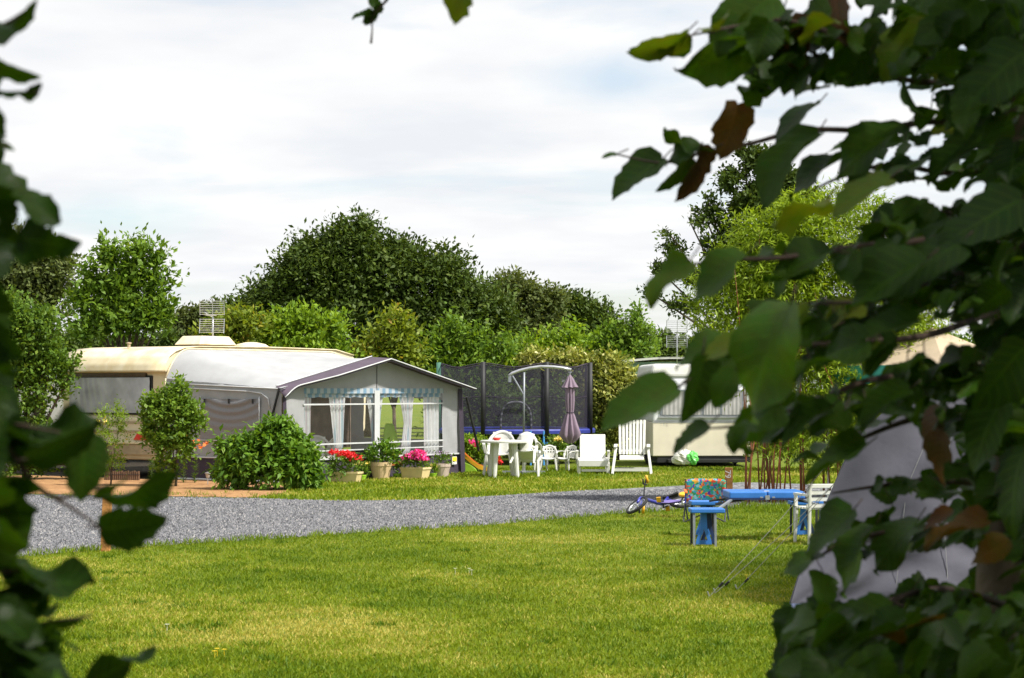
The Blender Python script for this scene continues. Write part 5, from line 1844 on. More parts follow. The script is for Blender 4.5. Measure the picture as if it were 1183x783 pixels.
# ------------------------------------------------------------------ planting near the caravan
plant('garden_bush', 'dense rounded light green bush in front of the awning side', 'shrub', None, 36.0,
      [(318, 542, 54, 34), (285, 528, 32, 28), (338, 528, 30, 27), (318, 512, 30, 26), (352, 553, 24, 21), (270, 550, 24, 24), (258, 518, 10, 10), (335, 500, 16, 16)],
      0.13, 'l_bush', 1500, 7, base=318, trunk=0.03, slen=0.26, lw=0.45, shell=0.55, droop=0.5, depth=0.9, part='foliage', lift=1.0, clump=5, cl_w=0.2, limbs=3)
plant('small_tree', 'small round bright green tree on a thin stem before the caravan corner', 'tree', None, 37.0,
      [(197, 490, 32, 42), (207, 458, 14, 24), (180, 480, 20, 26), (220, 488, 20, 22), (200, 520, 30, 26), (234, 500, 9, 11), (192, 545, 14, 12), (170, 505, 12, 16)],
      0.08, 'l_fresh', 1200, 6, base=203, trunk=0.022, slen=0.17, lw=0.6, shell=0.3, part='crown', limbs=2, up=0.6, clump=5, cl_w=0.25)
plant('flowering_shrub', 'wispy yellow flowered shrub below the caravan end window', 'shrub', None, 37.3,
      [(128, 512, 20, 30), (118, 490, 12, 22), (140, 485, 12, 22), (132, 540, 18, 16)], 0.05, 'l_shrub', 420, 5, base=128, trunk=0.015, slen=0.16, lw=0.35, shell=0.2, part='foliage', up=0.8)
fs = bpy.data.objects.get('flowering_shrub')
blossoms(fs, [(tuple(Vector(l[0]) - fs.location), l[1]) for l in lobes_px([(128, 512, 22, 30), (118, 500, 14, 16)], 37.2)], 16, 3, 0.04, 'f_yellow')
for px, h_, lb in ((175, 26, 'dark spiky lily plant at the caravan corner'), (212, 30, 'dark spiky lily plant between the small tree and awning skirt'), (225, 28, 'dark spiky lily plant next to the garden light')):
    g = G(px, 558)
    t = thing('lily_plant', lb, 'plant', (g.x, g.y, 0), 0, 'lilies before the awning')
    hh = h_ * g.y / F
    rng = nrng()
    n = 90
    z = rng.random(n) * hh
    a = rng.random(n) * 2 * PI
    P = np.stack([np.zeros(n), np.zeros(n), z], 1)
    A = np.stack([np.cos(a), np.sin(a), 0.5 + 0 * a], 1)
    leafquads('foliage', P, A, np.tile([0, 0, 1.0], (n, 1)), 0.10 * (0.7 + 0.6 * rng.random(n)), np.full(n, 0.02), rng.random(n) * 0.7, 'l_mid', t)
    obj('stem', MB().tube([(0, 0, 0), (0, 0, hh)], 0.008, 5), 'stem', t)
    if px != 175:
        blossoms(t, [((0, 0, hh + 0.22), (0.20, 0.1, 0.08))], 14, 4, 0.07, 'f_orange')
plant('rose_bush', 'loose rose bush with red blooms beside the toddler slide', 'shrub', None, 44.3,
      [(548, 530, 20, 18), (538, 520, 12, 18), (566, 530, 14, 14), (552, 515, 14, 12)], 0.06, 'l_shrub', 620, 5, base=548, trunk=0.02, slen=0.16, shell=0.3, part='foliage')
rb_ = bpy.data.objects.get('rose_bush')
for px, py in ((548, 514), (573, 527), (575, 534), (571, 523)):
    c = W(px, py, 43.7) - rb_.location
    blossoms(rb_, [(tuple(c), (0.06, 0.05, 0.05))], 16, 4, 0.05, 'f_pink' if px < 560 else 'f_red')
c = W(645, 510, 44.9)
t = plant('hydrangea', 'low green plant with one pale yellow flower head under the trampoline', 'plant', None, 45.0, [(645, 522, 9, 11)], 0.09, 'l_mid', 90, 4, base=645, trunk=0.012, part='foliage')
blossoms(t, [(tuple(c - t.location), (0.07, 0.06, 0.06))], 40, 4, 0.04, 'f_yellow')

# ------------------------------------------------------------------ trees and shrubs of the background
SG = 'shrubs of the back hedge'
TG = 'trees beyond the hedge'
# dark row closing the view below the hedge
for i, (px, py, rx_, ry_, Y, lb) in enumerate((
        (535, 505, 40, 50, 53.0, 'dark low shrub behind the trampoline, nearest the awning'),
        (610, 505, 45, 50, 53.0, 'dark low shrub behind the middle of the trampoline'),
        (690, 500, 42, 55, 53.5, 'dark low shrub behind the white lounger'),
        (760, 495, 40, 60, 53.0, 'dark low shrub beside the small caravan'))):
    plant('low_shrub', lb, 'shrub', SG, Y, [(px, py, rx_, ry_), (px + 25, py - 30, rx_ * 0.7, ry_ * 0.6)], 0.12, 'l_mid', 1300, 5, base=px, trunk=0.04, slen=0.3, shell=0.6, part='foliage')
for px, lst, lb in ((120, [(100, 500, 60, 60), (160, 500, 50, 60), (60, 490, 50, 60)], 'dark green hedge shrub behind the cream caravan end'), (230, [(230, 500, 60, 60), (290, 500, 60, 60)], 'dark green hedge shrub behind the caravan and awning')):
    plant('hedge_shrub', lb, 'shrub', SG, 49.5, lst, 0.13, 'l_mid', 1300, 5, base=px, trunk=0.04, slen=0.3, shell=0.6, part='foliage')
# bright shrubs
for px, lst, mm, Y, lb, n in (
        (335, [(305, 396, 22, 24), (330, 388, 20, 24), (355, 388, 20, 24), (385, 394, 20, 24), (345, 425, 60, 34)], 'l_shrub', 52.0, 'yellow green shrubbery rising behind the awning roof', 1500),
        (275, [(262, 394, 18, 22), (250, 410, 22, 22), (284, 386, 13, 20), (268, 430, 28, 26)], 'l_warm', 51.0, 'reddish tipped shrub beside the caravan antenna', 900),
        (455, [(446, 405, 14, 22), (462, 398, 9, 26), (452, 385, 7, 18), (435, 420, 22, 18), (470, 422, 18, 18)], 'l_warm', 53.0, 'olive shrub with reddish tips above the awning gable', 650),
        (530, [(505, 412, 20, 24), (530, 398, 20, 24), (555, 406, 24, 24), (520, 390, 9, 18), (583, 412, 18, 20), (530, 445, 60, 40), (550, 490, 60, 40)], 'l_fresh', 55.0, 'broad light green shrub above the trampoline net', 1900),
        (610, [(608, 410, 22, 18), (640, 410, 24, 20), (665, 402, 12, 22), (615, 440, 50, 36), (620, 485, 55, 40)], 'l_shrub', 56.0, 'mid green arching shrub behind the parasol', 1500),
        (728, [(735, 402, 14, 20), (736, 384, 7, 20), (722, 412, 18, 18), (698, 408, 13, 20), (704, 396, 6, 16), (712, 445, 30, 36), (748, 410, 10, 12)], 'l_fresh', 59.5, 'pointed fresh green sapling shrub left of the second antenna', 1500)):
    plant('hedge_shrub', lb, 'shrub', SG, Y, lst, 0.15, mm, int(n * 0.75), 8, base=px, trunk=0.05, slen=0.50, lw=0.5, shell=0.45, up=0.75, part='foliage', clump=5, cl_w=0.14, tight=0.4, sub=4)
plant('variegated_shrub', 'variegated cream flecked shrub between trampoline and small caravan', 'shrub', SG, 51.0,
      [(708, 462, 32, 40), (698, 432, 24, 20), (716, 440, 18, 18), (728, 474, 20, 32), (690, 470, 20, 40), (660, 422, 26, 12), (620, 422, 26, 10), (715, 500, 28, 30)], 0.125, 'l_vari', 2600, 6, base=715, trunk=0.05, slen=0.32, lw=0.5, shell=0.55, part='foliage')

# big dark tree
plant('broad_tree', 'large dark broad crowned tree rising behind the awning roof', 'tree', TG, 76.0,
      [(405, 306, 44, 46), (360, 325, 46, 44), (448, 322, 50, 46), (494, 342, 58, 48), (326, 356, 52, 40), (294, 380, 46, 36), (536, 362, 56, 42), (400, 370, 70, 56), (470, 388, 60, 46), (418, 270, 26, 16), (386, 276, 18, 16), (566, 384, 44, 36), (352, 305, 18, 18)],
      0.20, 'l_oak', 9000, 6, base=420, trunk=0.28, slen=0.65, lw=0.5, shell=0.5, up=0.2, depth=1.0)
plant('round_tree', 'olive green tree standing right of the big dark tree', 'tree', TG, 82.0,
      [(590, 352, 34, 32), (570, 375, 34, 34), (620, 362, 30, 28), (605, 392, 44, 34)], 0.19, 'l_far', 3000, 6, base=595, trunk=0.16, slen=0.6, shell=0.5, up=0.4)
plant('round_tree', 'dark olive tree further right, above the parasol', 'tree', TG, 84.0,
      [(660, 368, 30, 26), (690, 378, 26, 24), (640, 378, 26, 26), (670, 400, 44, 30), (715, 392, 20, 20)], 0.19, 'l_oak', 2800, 6, base=670, trunk=0.15, slen=0.55, shell=0.5, up=0.4)
plant('sapling_tree', 'airy fresh green tree with upright shoots left of the antenna', 'tree', TG, 50.0,
      [(128, 312, 9, 22), (119, 300, 7, 14), (157, 300, 9, 22), (152, 330, 18, 24), (178, 310, 9, 18), (190, 325, 9, 14), (112, 335, 16, 22), (140, 345, 30, 22), (180, 345, 18, 18), (100, 355, 18, 22), (150, 375, 44, 28), (120, 385, 40, 26), (182, 372, 22, 22), (140, 318, 10, 18), (168, 330, 12, 20), (98, 320, 7, 12)],
      0.16, 'l_fresh', 1500, 7, base=145, trunk=0.06, slen=0.5, lw=0.5, shell=0.2, up=0.9, sub=1, clump=4, tight=0.35)
plant('left_hedge_bush', 'tall yellow green bush left of the cream caravan', 'shrub', None, 40.0,
      [(35, 400, 40, 50), (10, 380, 36, 40), (55, 440, 30, 40), (20, 460, 40, 50), (30, 515, 40, 34), (60, 380, 20, 22), (-30, 420, 40, 60), (70, 530, 36, 28), (20, 540, 40, 24), (105, 538, 18, 20), (85, 425, 12, 10)], 0.095, 'l_mid', 4300, 5, base=30, trunk=0.07, slen=0.28, lw=0.55, shell=0.5, part='foliage')
plant('olive_tree', 'olive toned tree crown at the far left behind the bush', 'tree', TG, 60.0,
      [(40, 320, 44, 40), (75, 325, 20, 36), (5, 310, 40, 40), (30, 360, 60, 40), (-40, 320, 40, 50)], 0.16, 'l_far', 2600, 6, base=20, trunk=0.16, slen=0.5, shell=0.5)
plant('far_tree', 'small hazy grey green tree far behind the caravan antenna', 'tree', TG, 95.0,
      [(215, 378, 22, 18), (240, 372, 22, 20), (262, 368, 18, 16), (200, 385, 18, 18), (235, 395, 36, 22)], 0.22, 'l_far', 1300, 5, base=228, trunk=0.12, slen=0.5, shell=0.45, up=0.5)
# far closing wood so no bare horizon shows
for px, rx_, lb in ((120, 110, 'dark distant thicket behind the caravan roof at far left'), (330, 130, 'dark distant thicket below the big dark tree'), (560, 130, 'dark distant thicket behind the trampoline hedge'), (780, 120, 'dark distant thicket behind the mobile home'), (1010, 140, 'dark distant thicket beyond the bamboo'), (1250, 150, 'dark distant thicket beyond the tent')):
    plant('thicket', lb, 'thicket', 'distant thickets', 92.0, [(px, 425, rx_, 30), (px - 40, 405, rx_ * 0.5, 18), (px + 50, 408, rx_ * 0.5, 18)], 0.24, 'l_oak', 2300, 5, base=px, trunk=0.14, slen=0.6, shell=0.5, part='crown')
# airy tree at right
plant('ash_tree', 'tall open dark tree standing behind the yellow bamboo', 'tree', TG, 64.0,
      [(880, 190, 26, 18), (850, 215, 24, 18), (905, 215, 30, 20), (830, 250, 18, 12), (800, 262, 20, 9), (780, 292, 22, 9), (768, 318, 20, 9), (757, 342, 14, 8), (820, 288, 20, 11), (870, 250, 32, 22), (930, 240, 24, 22), (805, 325, 20, 11), (850, 300, 26, 24), (790, 357, 20, 9), (900, 290, 36, 30), (775, 272, 9, 6), (818, 232, 9, 7), (840, 335, 24, 20), (900, 330, 50, 30), (860, 180, 16, 12), (845, 275, 24, 18), (885, 235, 40, 26), (815, 250, 18, 12)],
      0.16, 'l_oak', 4200, 6, base=880, trunk=0.11, slen=0.34, lw=0.55, shell=0.25, up=0.2, bark='bark', sub=2)

# bamboo clump
BBY = 31.5
p = W(915, HOR, BBY)
bb = thing('bamboo_clump', 'tall yellow green bamboo clump on reddish canes', 'bamboo', (p.x, BBY, 0), 0)
rng = nrng()
canes = []
for i in range(30):
    px = rng.choice([864, 873, 882, 886, 890, 893, 897, 902, 912, 920, 925, 930, 950, 968, 985]) + rng.normal() * 4
    y = rng.normal() * 0.25
    b = W(px, HOR, BBY)
    base_ = Vector((b.x - p.x, y, 0))
    tx, tz = rng.uniform(835, 1010), rng.uniform(250, 420)
    t_ = W(tx, tz, BBY + rng.normal() * 0.5) - Vector((p.x, BBY, 0))
    t_.x = base_.x + (t_.x - base_.x) * 0.75
    mid = Vector((base_.x + (t_.x - base_.x) * 0.22, base_.y + rng.normal() * 0.1, t_.z * 0.55))
    canes.append((base_, mid, t_))
    m3 = base_.lerp(mid, 0.5) + Vector((rng.normal() * 0.02, 0, 0))
    obj('cane', MB().tube([base_, m3, mid, mid.lerp(t_, 0.5) + Vector((0, 0, 0.12)), t_], [0.0125, 0.012, 0.010, 0.006, 0.002], 6), 'cane', bb, smooth=True)
lst = [(905, 300, 60, 60), (950, 285, 60, 55), (860, 330, 46, 50), (1000, 275, 44, 46), (850, 380, 44, 40), (910, 370, 66, 60), (970, 360, 60, 60), (1030, 330, 50, 60), (900, 430, 60, 40), (960, 430, 60, 46),
       (1000, 470, 60, 60), (940, 500, 50, 40), (985, 530, 40, 40), (925, 250, 30, 22), (985, 238, 26, 18), (880, 275, 30, 26), (840, 350, 26, 30), (1050, 420, 50, 60)]
P, A, N, L, Wd, tone = spray(rng, lobes_px(lst, BBY + 0.2, 0.75), 9500, 7, 0.36, 0.105, 0.024, 0.25, 0.25, 0.5, 0.6, 0.7, -0.5, 7, 0.22)
ok = P[:, 2] > 0.5
leafquads('foliage', P[ok] - np.array([p.x, BBY, 0]), A[ok], N[ok], L[ok], Wd[ok], tone[ok], 'l_bamboo', bb)
plant('low_shrub', 'dark shrub standing behind the bamboo canes', 'shrub', SG, 44.0,
      [(960, 500, 60, 60), (1040, 480, 60, 80), (900, 490, 36, 40), (1120, 470, 70, 90)], 0.12, 'l_mid', 2600, 5, base=980, trunk=0.05, slen=0.3, shell=0.55, part='foliage')
plant('low_shrub', 'pale leafy shrub between small caravan and bamboo canes', 'shrub', SG, 44.5,
      [(880, 515, 18, 24), (905, 520, 16, 20)], 0.08, 'l_vari', 380, 5, base=885, trunk=0.03, slen=0.2, shell=0.4, part='foliage')

# ------------------------------------------------------------------ foreground branches
NT = 12


def leaf_template():
    cols = [-1.0, -0.55, 0.0, 0.55, 1.0]
    return cols


def build_leaves(name, specs, m, parent, origin, seed=1, nt=NT):
    """specs: list of (base Vector, axis Vector, normal Vector, length, width, tone, curl) -> one mesh of serrated leaves"""
    rng = np.random.default_rng(seed)
    cols = np.array([-1.0, -0.55, 0.0, 0.55, 1.0])
    tt = np.linspace(0, 1, nt)
    prof = np.sin(PI * np.clip(tt, 0, 1) ** 0.60) ** 0.52
    prof[0] = 0.20
    prof[-1] = 0.0
    prof = prof * (1 - 0.10 * tt)
    prof[-2] *= 0.62
    prof[1] = max(prof[1], 0.78)
    V, Fc, tone, uv = [], [], [], []
    off = 0
    for (b, a, n_, L, Wd, tn_, curl) in specs:
        a = np.array(a, float); a /= np.linalg.norm(a)
        n0 = np.array(n_, float)
        n0 = n0 - a * n0.dot(a)
        n0 /= max(np.linalg.norm(n0), 1e-6)
        s0 = np.cross(n0, a)
        ser = rng.normal(size=(nt, 2)) * 0.075
        alt = 0.05 * ((-1.0) ** np.arange(nt))
        wav = rng.normal() * 0.11
        bend = rng.normal() * 0.09
        ph = rng.random() * 6
        cupv = 0.06 + 0.30 * rng.random()
        P = np.zeros((nt, 5, 3))
        for j, c in enumerate(cols):
            e = 1.0
            if abs(c) > 0.9:
                e = 1.0 + alt + ser[:, 0 if c < 0 else 1]
            x = tt * L + (0.02 * L * alt / 0.05 if abs(c) > 0.9 else 0)
            # heart shaped shoulders: outer columns start behind the petiole
            x = x - (0.07 * L) * abs(c) * (1 - tt) ** 3
            y = c * 0.5 * Wd * prof * e + bend * L * (tt ** 2)
            z = -curl * L * tt ** 2 + cupv * Wd * abs(c) * prof * 0.6 + wav * Wd * np.sin(tt * 7 + ph + c) * abs(c)
            P[:, j] = np.array(b) - origin + x[:, None] * a + y[:, None] * s0 + z[:, None] * n0
        V.append(P.reshape(-1, 3))
        tone.append(np.full(nt * 5, tn_))
        uv.append(np.stack([np.repeat(tt, 5), np.tile(cols * 0.5, nt)], 1))
        for i in range(nt - 1):
            for j in range(4):
                q = off + i * 5 + j
                Fc.append((q, q + 1, q + 6, q + 5))
        off += nt * 5
    return rawmesh(name, np.concatenate(V), np.array(Fc), 4, m, parent, np.concatenate(tone), np.concatenate(uv), smooth=True)


def spec_px(bx, by, tx, ty, wpx, d, tone, rng, dz=0.0, curl=None, true=1.0):
    b = W(bx, by, d)
    t_ = W(tx, ty, d + dz)
    a = t_ - b
    L = a.length
    lpx = math.hypot(tx - bx, ty - by)
    wm = wpx * d / F
    Wt = max(wm, true * L * 0.8)
    cphi = min(1.0, wm / Wt)
    phi = math.acos(cphi) * (1 if rng.random() < 0.75 else -1)
    view = (Vector((0, 0, CH)) - b).normalized()
    n_ = Matrix.Rotation(phi, 3, a.normalized()) @ view
    if n_.z < -0.2 and rng.random() < 0.7:
        n_ = -n_ if False else n_
    return (tuple(b), tuple(a), tuple(n_), L, Wt, tone, (0.10 + 0.15 * rng.random()) if curl is None else curl)


def fork_tube(mb, pts, r0, r1, n=6):
    k_ = len(pts)
    mb.tube(pts, [r0 + (r1 - r0) * i / (k_ - 1) for i in range(k_)], n)


def smooth_path(pts, sub=5):
    out = []
    n = len(pts)
    for i in range(n - 1):
        p0, p1, p2, p3 = pts[max(i - 1, 0)], pts[i], pts[i + 1], pts[min(i + 2, n - 1)]
        for k_ in range(sub):
            t_ = k_ / sub
            out.append(0.5 * ((2 * p1) + (-p0 + p2) * t_ + (2 * p0 - 5 * p1 + 4 * p2 - p3) * t_ * t_ + (-p0 + 3 * p1 - 3 * p2 + p3) * t_ ** 3))
    out.append(pts[-1])
    return out


rng = np.random.default_rng(77)
TD = 4.6
tb_ = W(1172, HOR, TD)
RT = thing('hedgerow_tree', 'leafy tree with overhanging dark branches framing the right edge', 'tree', (tb_.x, TD, 0), 0, None)
o0 = np.array([tb_.x, TD, 0.0])
mb = MB()
tr_pts = [Vector((0.03, 0, -0.05)), Vector((0.0, 0, 0.6)), Vector((-0.02, 0, 1.2)), Vector((0.01, 0.02, 1.75)), Vector((0.04, 0.03, 2.4)), Vector((0.08, 0, 3.4)), Vector((0.0, -0.2, 4.6))]
fork_tube(mb, smooth_path(tr_pts), 0.085, 0.05, 12)
obj('trunk', mb, 'bark', RT, smooth=True)

BR = [
    ([(1178, 20, 4.5), (1080, 35, 4.3), (980, 40, 4.1), (900, 22, 4.0), (850, 30, 3.9), (792, 42, 3.85)], 26),
    ([(1180, 90, 4.6), (1080, 95, 4.4), (980, 80, 4.2), (920, 55, 4.1), (870, 85, 4.0)], 26),
    ([(1178, 150, 4.7), (1085, 140, 4.6), (1010, 150, 4.5), (930, 150, 4.4), (870, 165, 4.3), (805, 178, 4.25), (765, 188, 4.2), (712, 178, 4.15)], 6),
    ([(1178, 185, 4.7), (1100, 200, 4.6), (1030, 190, 4.5), (970, 205, 4.4), (930, 225, 4.3)], 14),
    ([(1175, 245, 4.2), (1080, 275, 3.9), (990, 285, 3.7), (900, 298, 3.6), (830, 300, 3.55), (775, 312, 3.5)], 14),
    ([(1172, 300, 4.5), (1100, 320, 4.2), (1020, 345, 4.0), (960, 350, 3.8), (900, 350, 3.6)], 22),
    ([(1170, 350, 4.4), (1080, 385, 4.0), (990, 395, 3.8), (900, 400, 3.6), (830, 410, 3.5), (782, 448, 3.45)], 16),
    ([(1170, 420, 4.4), (1080, 430, 4.1), (1000, 440, 3.9), (930, 470, 3.8), (860, 490, 3.7), (815, 495, 3.65)], 18),
    ([(1165, 560, 4.5), (1075, 555, 4.4), (1010, 562, 4.35), (960, 570, 4.3)], 8),
    ([(1165, 490, 4.4), (1080, 480, 4.3), (1010, 500, 4.2), (960, 530, 4.1), (930, 570, 4.0)], 10),
    ([(1165, 640, 4.5), (1080, 610, 4.3), (1000, 620, 4.2), (930, 650, 4.1)], 9),
    ([(1165, 700, 4.4), (1090, 680, 4.2), (1010, 700, 4.0), (930, 745, 3.9)], 20),
    ([(1180, 760, 4.2), (1080, 745, 4.0), (990, 750, 3.8), (920, 760, 3.7)], 22),
    ([(1182, 520, 4.5), (1150, 480, 4.3), (1130, 430, 4.1), (1110, 400, 4.0)], 12),
    ([(1182, 300, 4.6), (1150, 280, 4.4), (1110, 250, 4.2), (1060, 240, 4.0)], 14),
    ([(1182, 780, 4.4), (1120, 790, 4.1), (1010, 800, 3.9), (930, 790, 3.8)], 18),
]
bmb = MB()
specs = []


def dir_leaf(b, d, tone, L=None, flat=0.9):
    """a leaf growing from b with a drooping blade roughly facing the sky"""
    a = Vector((-0.75 + rng.normal() * 0.45, rng.normal() * 0.55, -0.42 + rng.normal() * 0.30))
    n_ = Vector((rng.normal() * 0.40 - 0.25, rng.normal() * 0.45 - 0.25, 0.9))
    L = L or 0.045 + 0.05 * rng.random()
    return (tuple(b), tuple(a), tuple(n_), L, L * (0.80 + 0.22 * rng.random()), tone, 0.08 + 0.25 * rng.random())


XM = [(-50, 790), (50, 815), (100, 860), (130, 890), (200, 930), (240, 960), (270, 880), (300, 850), (350, 880), (400, 835), (460, 835), (500, 850), (540, 900), (560, 935), (600, 945), (650, 935), (700, 905), (800, 885)]
GAPS = [(1000, 118, 95, 24, .93), (930, 140, 60, 26, .9), (1110, 110, 40, 16, .7), (960, 200, 50, 26, .9), (1050, 232, 80, 22, .95), (1130, 215, 40, 16, .7), (930, 262, 60, 34, .85), (860, 345, 60, 34, .85), (960, 400, 70, 26, .5), (930, 440, 50, 26, .5),
        (1025, 520, 80, 34, .93), (1045, 586, 75, 16, .88), (965, 664, 46, 28, .95), (1080, 655, 72, 26, .93), (1085, 398, 46, 26, .95), (905, 570, 50, 50, 1.0), (1150, 170, 30, 20, .6), (945, 578, 42, 46, .96), (990, 235, 40, 24, .8), (925, 10, 26, 12, .92), (985, 30, 24, 12, .92), (1048, 12, 14, 10, .9), (880, 112, 20, 12, .9), (1100, 60, 20, 10, .8), (1160, 260, 16, 12, .7), (1120, 330, 16, 10, .8)]


def px_of(v):
    v = Vector(v) - Vector((0, 0, CH))
    c, s_ = math.cos(PITCH), math.sin(PITCH)
    f_ = v.y * c + v.z * s_
    u_ = -v.y * s_ + v.z * c
    return CX + F * v.x / f_, CY - F * u_ / f_


def fits(sp):
    b = Vector(sp[0])
    a = Vector(sp[1]).normalized() * sp[3]
    for q in (0.15, 0.55, 1.0):
        x, y = px_of(b + a * q)
        xm = np.interp(y, [k_[0] for k_ in XM], [k_[1] for k_ in XM])
        if x < xm:
            return False
        if q < 0.2:
            continue
        for (gx, gy, rx_, ry_, pr) in GAPS:
            if ((x - gx) / rx_) ** 2 + ((y - gy) / ry_) ** 2 < 1 and rng.random() < pr:
                return False
    return True


def grow(sp_fn, tries=6):
    for _ in range(tries):
        sp = sp_fn()
        if fits(sp):
            specs.append(sp)
            return sp
    return None


for pts, nl in BR:
    nl = int(nl * 2.3)
    wp = [W(*q) for q in pts]
    wp = smooth_path(wp, 6)
    fork_tube(bmb, [q - Vector(o0) for q in wp], 0.009, 0.0016, 6)
    # leaves alternate along the branch, with short petioles
    for i in range(nl):
        q = 0.06 + 0.94 * (i + rng.random()) / nl
        k_ = q * (len(wp) - 1)
        i0 = min(int(k_), len(wp) - 2)
        b = wp[i0].lerp(wp[i0 + 1], k_ - i0)
        off = Vector((rng.normal() * 0.02, rng.normal() * 0.05, -0.012 + rng.normal() * 0.02))
        if grow(lambda: dir_leaf(b + off, b.y, float(np.clip(0.12 + 0.5 * rng.random() + (0.35 if rng.random() < 0.10 else 0), 0, 1)))):
            bmb.tube([b - Vector(o0), b + off - Vector(o0)], 0.0014, 4)

# leaves whose outline stands clear against the sky and the field
hand = [
    (793, 37, 732, 73, 30, 3.85, 0.85), (795, 44, 734, 74, 16, 3.9, 0.25), (862, 52, 788, 93, 52, 3.85, 0.55), (893, -4, 822, 52, 58, 3.9, 0.55), (905, 12, 868, 100, 30, 4.0, 0.2),
    (765, 184, 703, 225, 34, 4.2, 0.25), (800, 176, 764, 152, 12, 4.2, 0.3), (822, 172, 768, 180, 20, 4.2, 0.35), (800, 184, 762, 226, 18, 4.2, 0.2), (712, 178, 694, 180, 6, 4.15, 0.5),
    (1003, 62, 952, 98, 44, 4.1, 0.15), (945, 153, 872, 232, 40, 4.0, 0.45), (1045, 145, 958, 190, 42, 4.1, 0.40), (955, 228, 893, 262, 24, 3.4, 0.9), (1028, 206, 955, 242, 28, 3.6, 0.8),
    (1005, 200, 972, 222, 22, 4.2, 0.15), (1072, 25, 1010, 84, 44, 4.0, 0.80), (1150, 150, 1070, 195, 40, 4.2, 0.2), (945, 120, 885, 165, 16, 4.3, 0.15), (980, 180, 905, 215, 16, 4.3, 0.2),
    (796, 302, 746, 350, 34, 3.3, 0.75), (862, 296, 793, 344, 34, 3.35, 0.62), (962, 290, 882, 322, 34, 3.6, 0.35), (912, 352, 848, 478, 74, 3.1, 0.7), (782, 450, 692, 494, 46, 3.3, 0.65),
    (812, 412, 800, 492, 40, 3.4, 0.15), (862, 392, 806, 405, 26, 3.4, 0.9), (846, 398, 778, 410, 26, 3.5, 0.55), (818, 492, 774, 520, 20, 3.6, 0.35), (900, 468, 838, 512, 36, 3.4, 0.35), (850, 428, 822, 470, 36, 3.3, 0.6),
    (900, 440, 850, 520, 40, 3.5, 0.5), (870, 520, 838, 500, 14, 3.7, 0.7), (960, 470, 895, 505, 24, 3.6, 0.3), (1000, 515, 925, 548, 24, 3.8, 0.55),
    (985, 590, 925, 640, 34, 4.0, 0.3), (1010, 610, 960, 680, 30, 4.0, 0.5), (950, 640, 900, 660, 20, 4.0, 0.3), (1060, 600, 1005, 655, 44, 4.2, 0.35),
    (1030, 700, 960, 735, 40, 3.7, 0.4), (960, 720, 900, 735, 20, 3.8, 0.4), (1000, 745, 912, 785, 50, 3.5, 0.22),
    (1090, 728, 1010, 762, 44, 3.5, 0.2), (1160, 745, 1090, 785, 46, 3.5, 0.2), (1110, 280, 1020, 330, 50, 3.6, 0.15), (1070, 300, 975, 350, 46, 3.5, 0.2), (1180, 230, 1085, 280, 60, 3.6, 0.1), (1183, 60, 1100, 120, 70, 3.8, 0.15),
    (1130, 0, 1060, 50, 60, 3.9, 0.35), (1183, 0, 1120, 60, 60, 3.9, 0.1), (1183, 400, 1120, 470, 60, 3.7, 0.1), (1160, 460, 1110, 540, 50, 3.8, 0.2), (1183, 520, 1150, 620, 40, 3.9, 0.15), (1050, 450, 985, 480, 30, 3.8, 0.2),
    (1000, 395, 900, 420, 26, 3.5, 0.25), (960, 380, 905, 395, 22, 3.6, 0.35), (1060, 370, 975, 395, 26, 3.6, 0.25),
]
for h in hand:
    s_ = spec_px(*h, rng)
    specs.append(s_)
    b = Vector(s_[0]) - Vector(o0)
    a = Vector(s_[1]).normalized()
    bmb.tube([b - a * 0.025 + Vector((0, 0, 0.008)), b], 0.0014, 4)
# denser inner foliage by the trunk, in front of and behind it
for i in range(1000):
    px = 1183 + 60 - abs(rng.normal()) * 75
    py = rng.uniform(-40, 800)
    d = rng.uniform(3.9, 5.3)
    grow(lambda: dir_leaf(W(px, py, d), d, float(np.clip(0.05 + 0.45 * rng.random(), 0, 1))), 2)
for i in range(260):
    px = rng.uniform(1000, 1190)
    py = rng.uniform(-30, 110) if i % 2 else rng.uniform(230, 350)
    d = rng.uniform(3.8, 5.0)
    grow(lambda: dir_leaf(W(px, py, d), d, float(0.05 + 0.4 * rng.random())), 2)
for i in range(260):
    px = rng.uniform(900, 1190)
    py = rng.uniform(700, 800)
    d = rng.uniform(3.4, 4.6)
    grow(lambda: dir_leaf(W(px, py, d), d, float(0.1 + 0.45 * rng.random())), 2)
obj('branch', bmb, 'twig', RT, smooth=True)
build_leaves('foliage', specs, 'l_fore', RT, o0, 3)
for h in ((915, 18, 912, 92, 50, 4.05, 0.6), (852, 120, 838, 184, 46, 4.2, 0.8), (812, 168, 798, 236, 24, 4.2, 0.1), (965, -12, 962, 58, 32, 4.1, 0.2), (1085, 470, 1062, 530, 26, 4.1, 0.5), (1092, 500, 1080, 560, 30, 4.0, 0.7)):
    build_leaves('withered_leaf', [spec_px(*h, rng, curl=0.3)], 'l_brown', RT, o0, int(h[0]))
M['l_autumn'] = leafmat('autumn_leaf', (0.075, 0.030, 0.006), (0.115, 0.072, 0.008), None, 0.4, 0.5, 0.2, veins=True)
for h in ((1140, 602, 1066, 620, 20, 3.8, 0.4), (1165, 625, 1120, 648, 30, 3.8, 0.9), (1100, 590, 1066, 610, 16, 3.9, 0.1), (1090, 712, 1020, 745, 26, 3.5, 0.8)):
    build_leaves('turning_leaf', [spec_px(*h, rng)], 'l_autumn', RT, o0, int(h[0]) + 1)

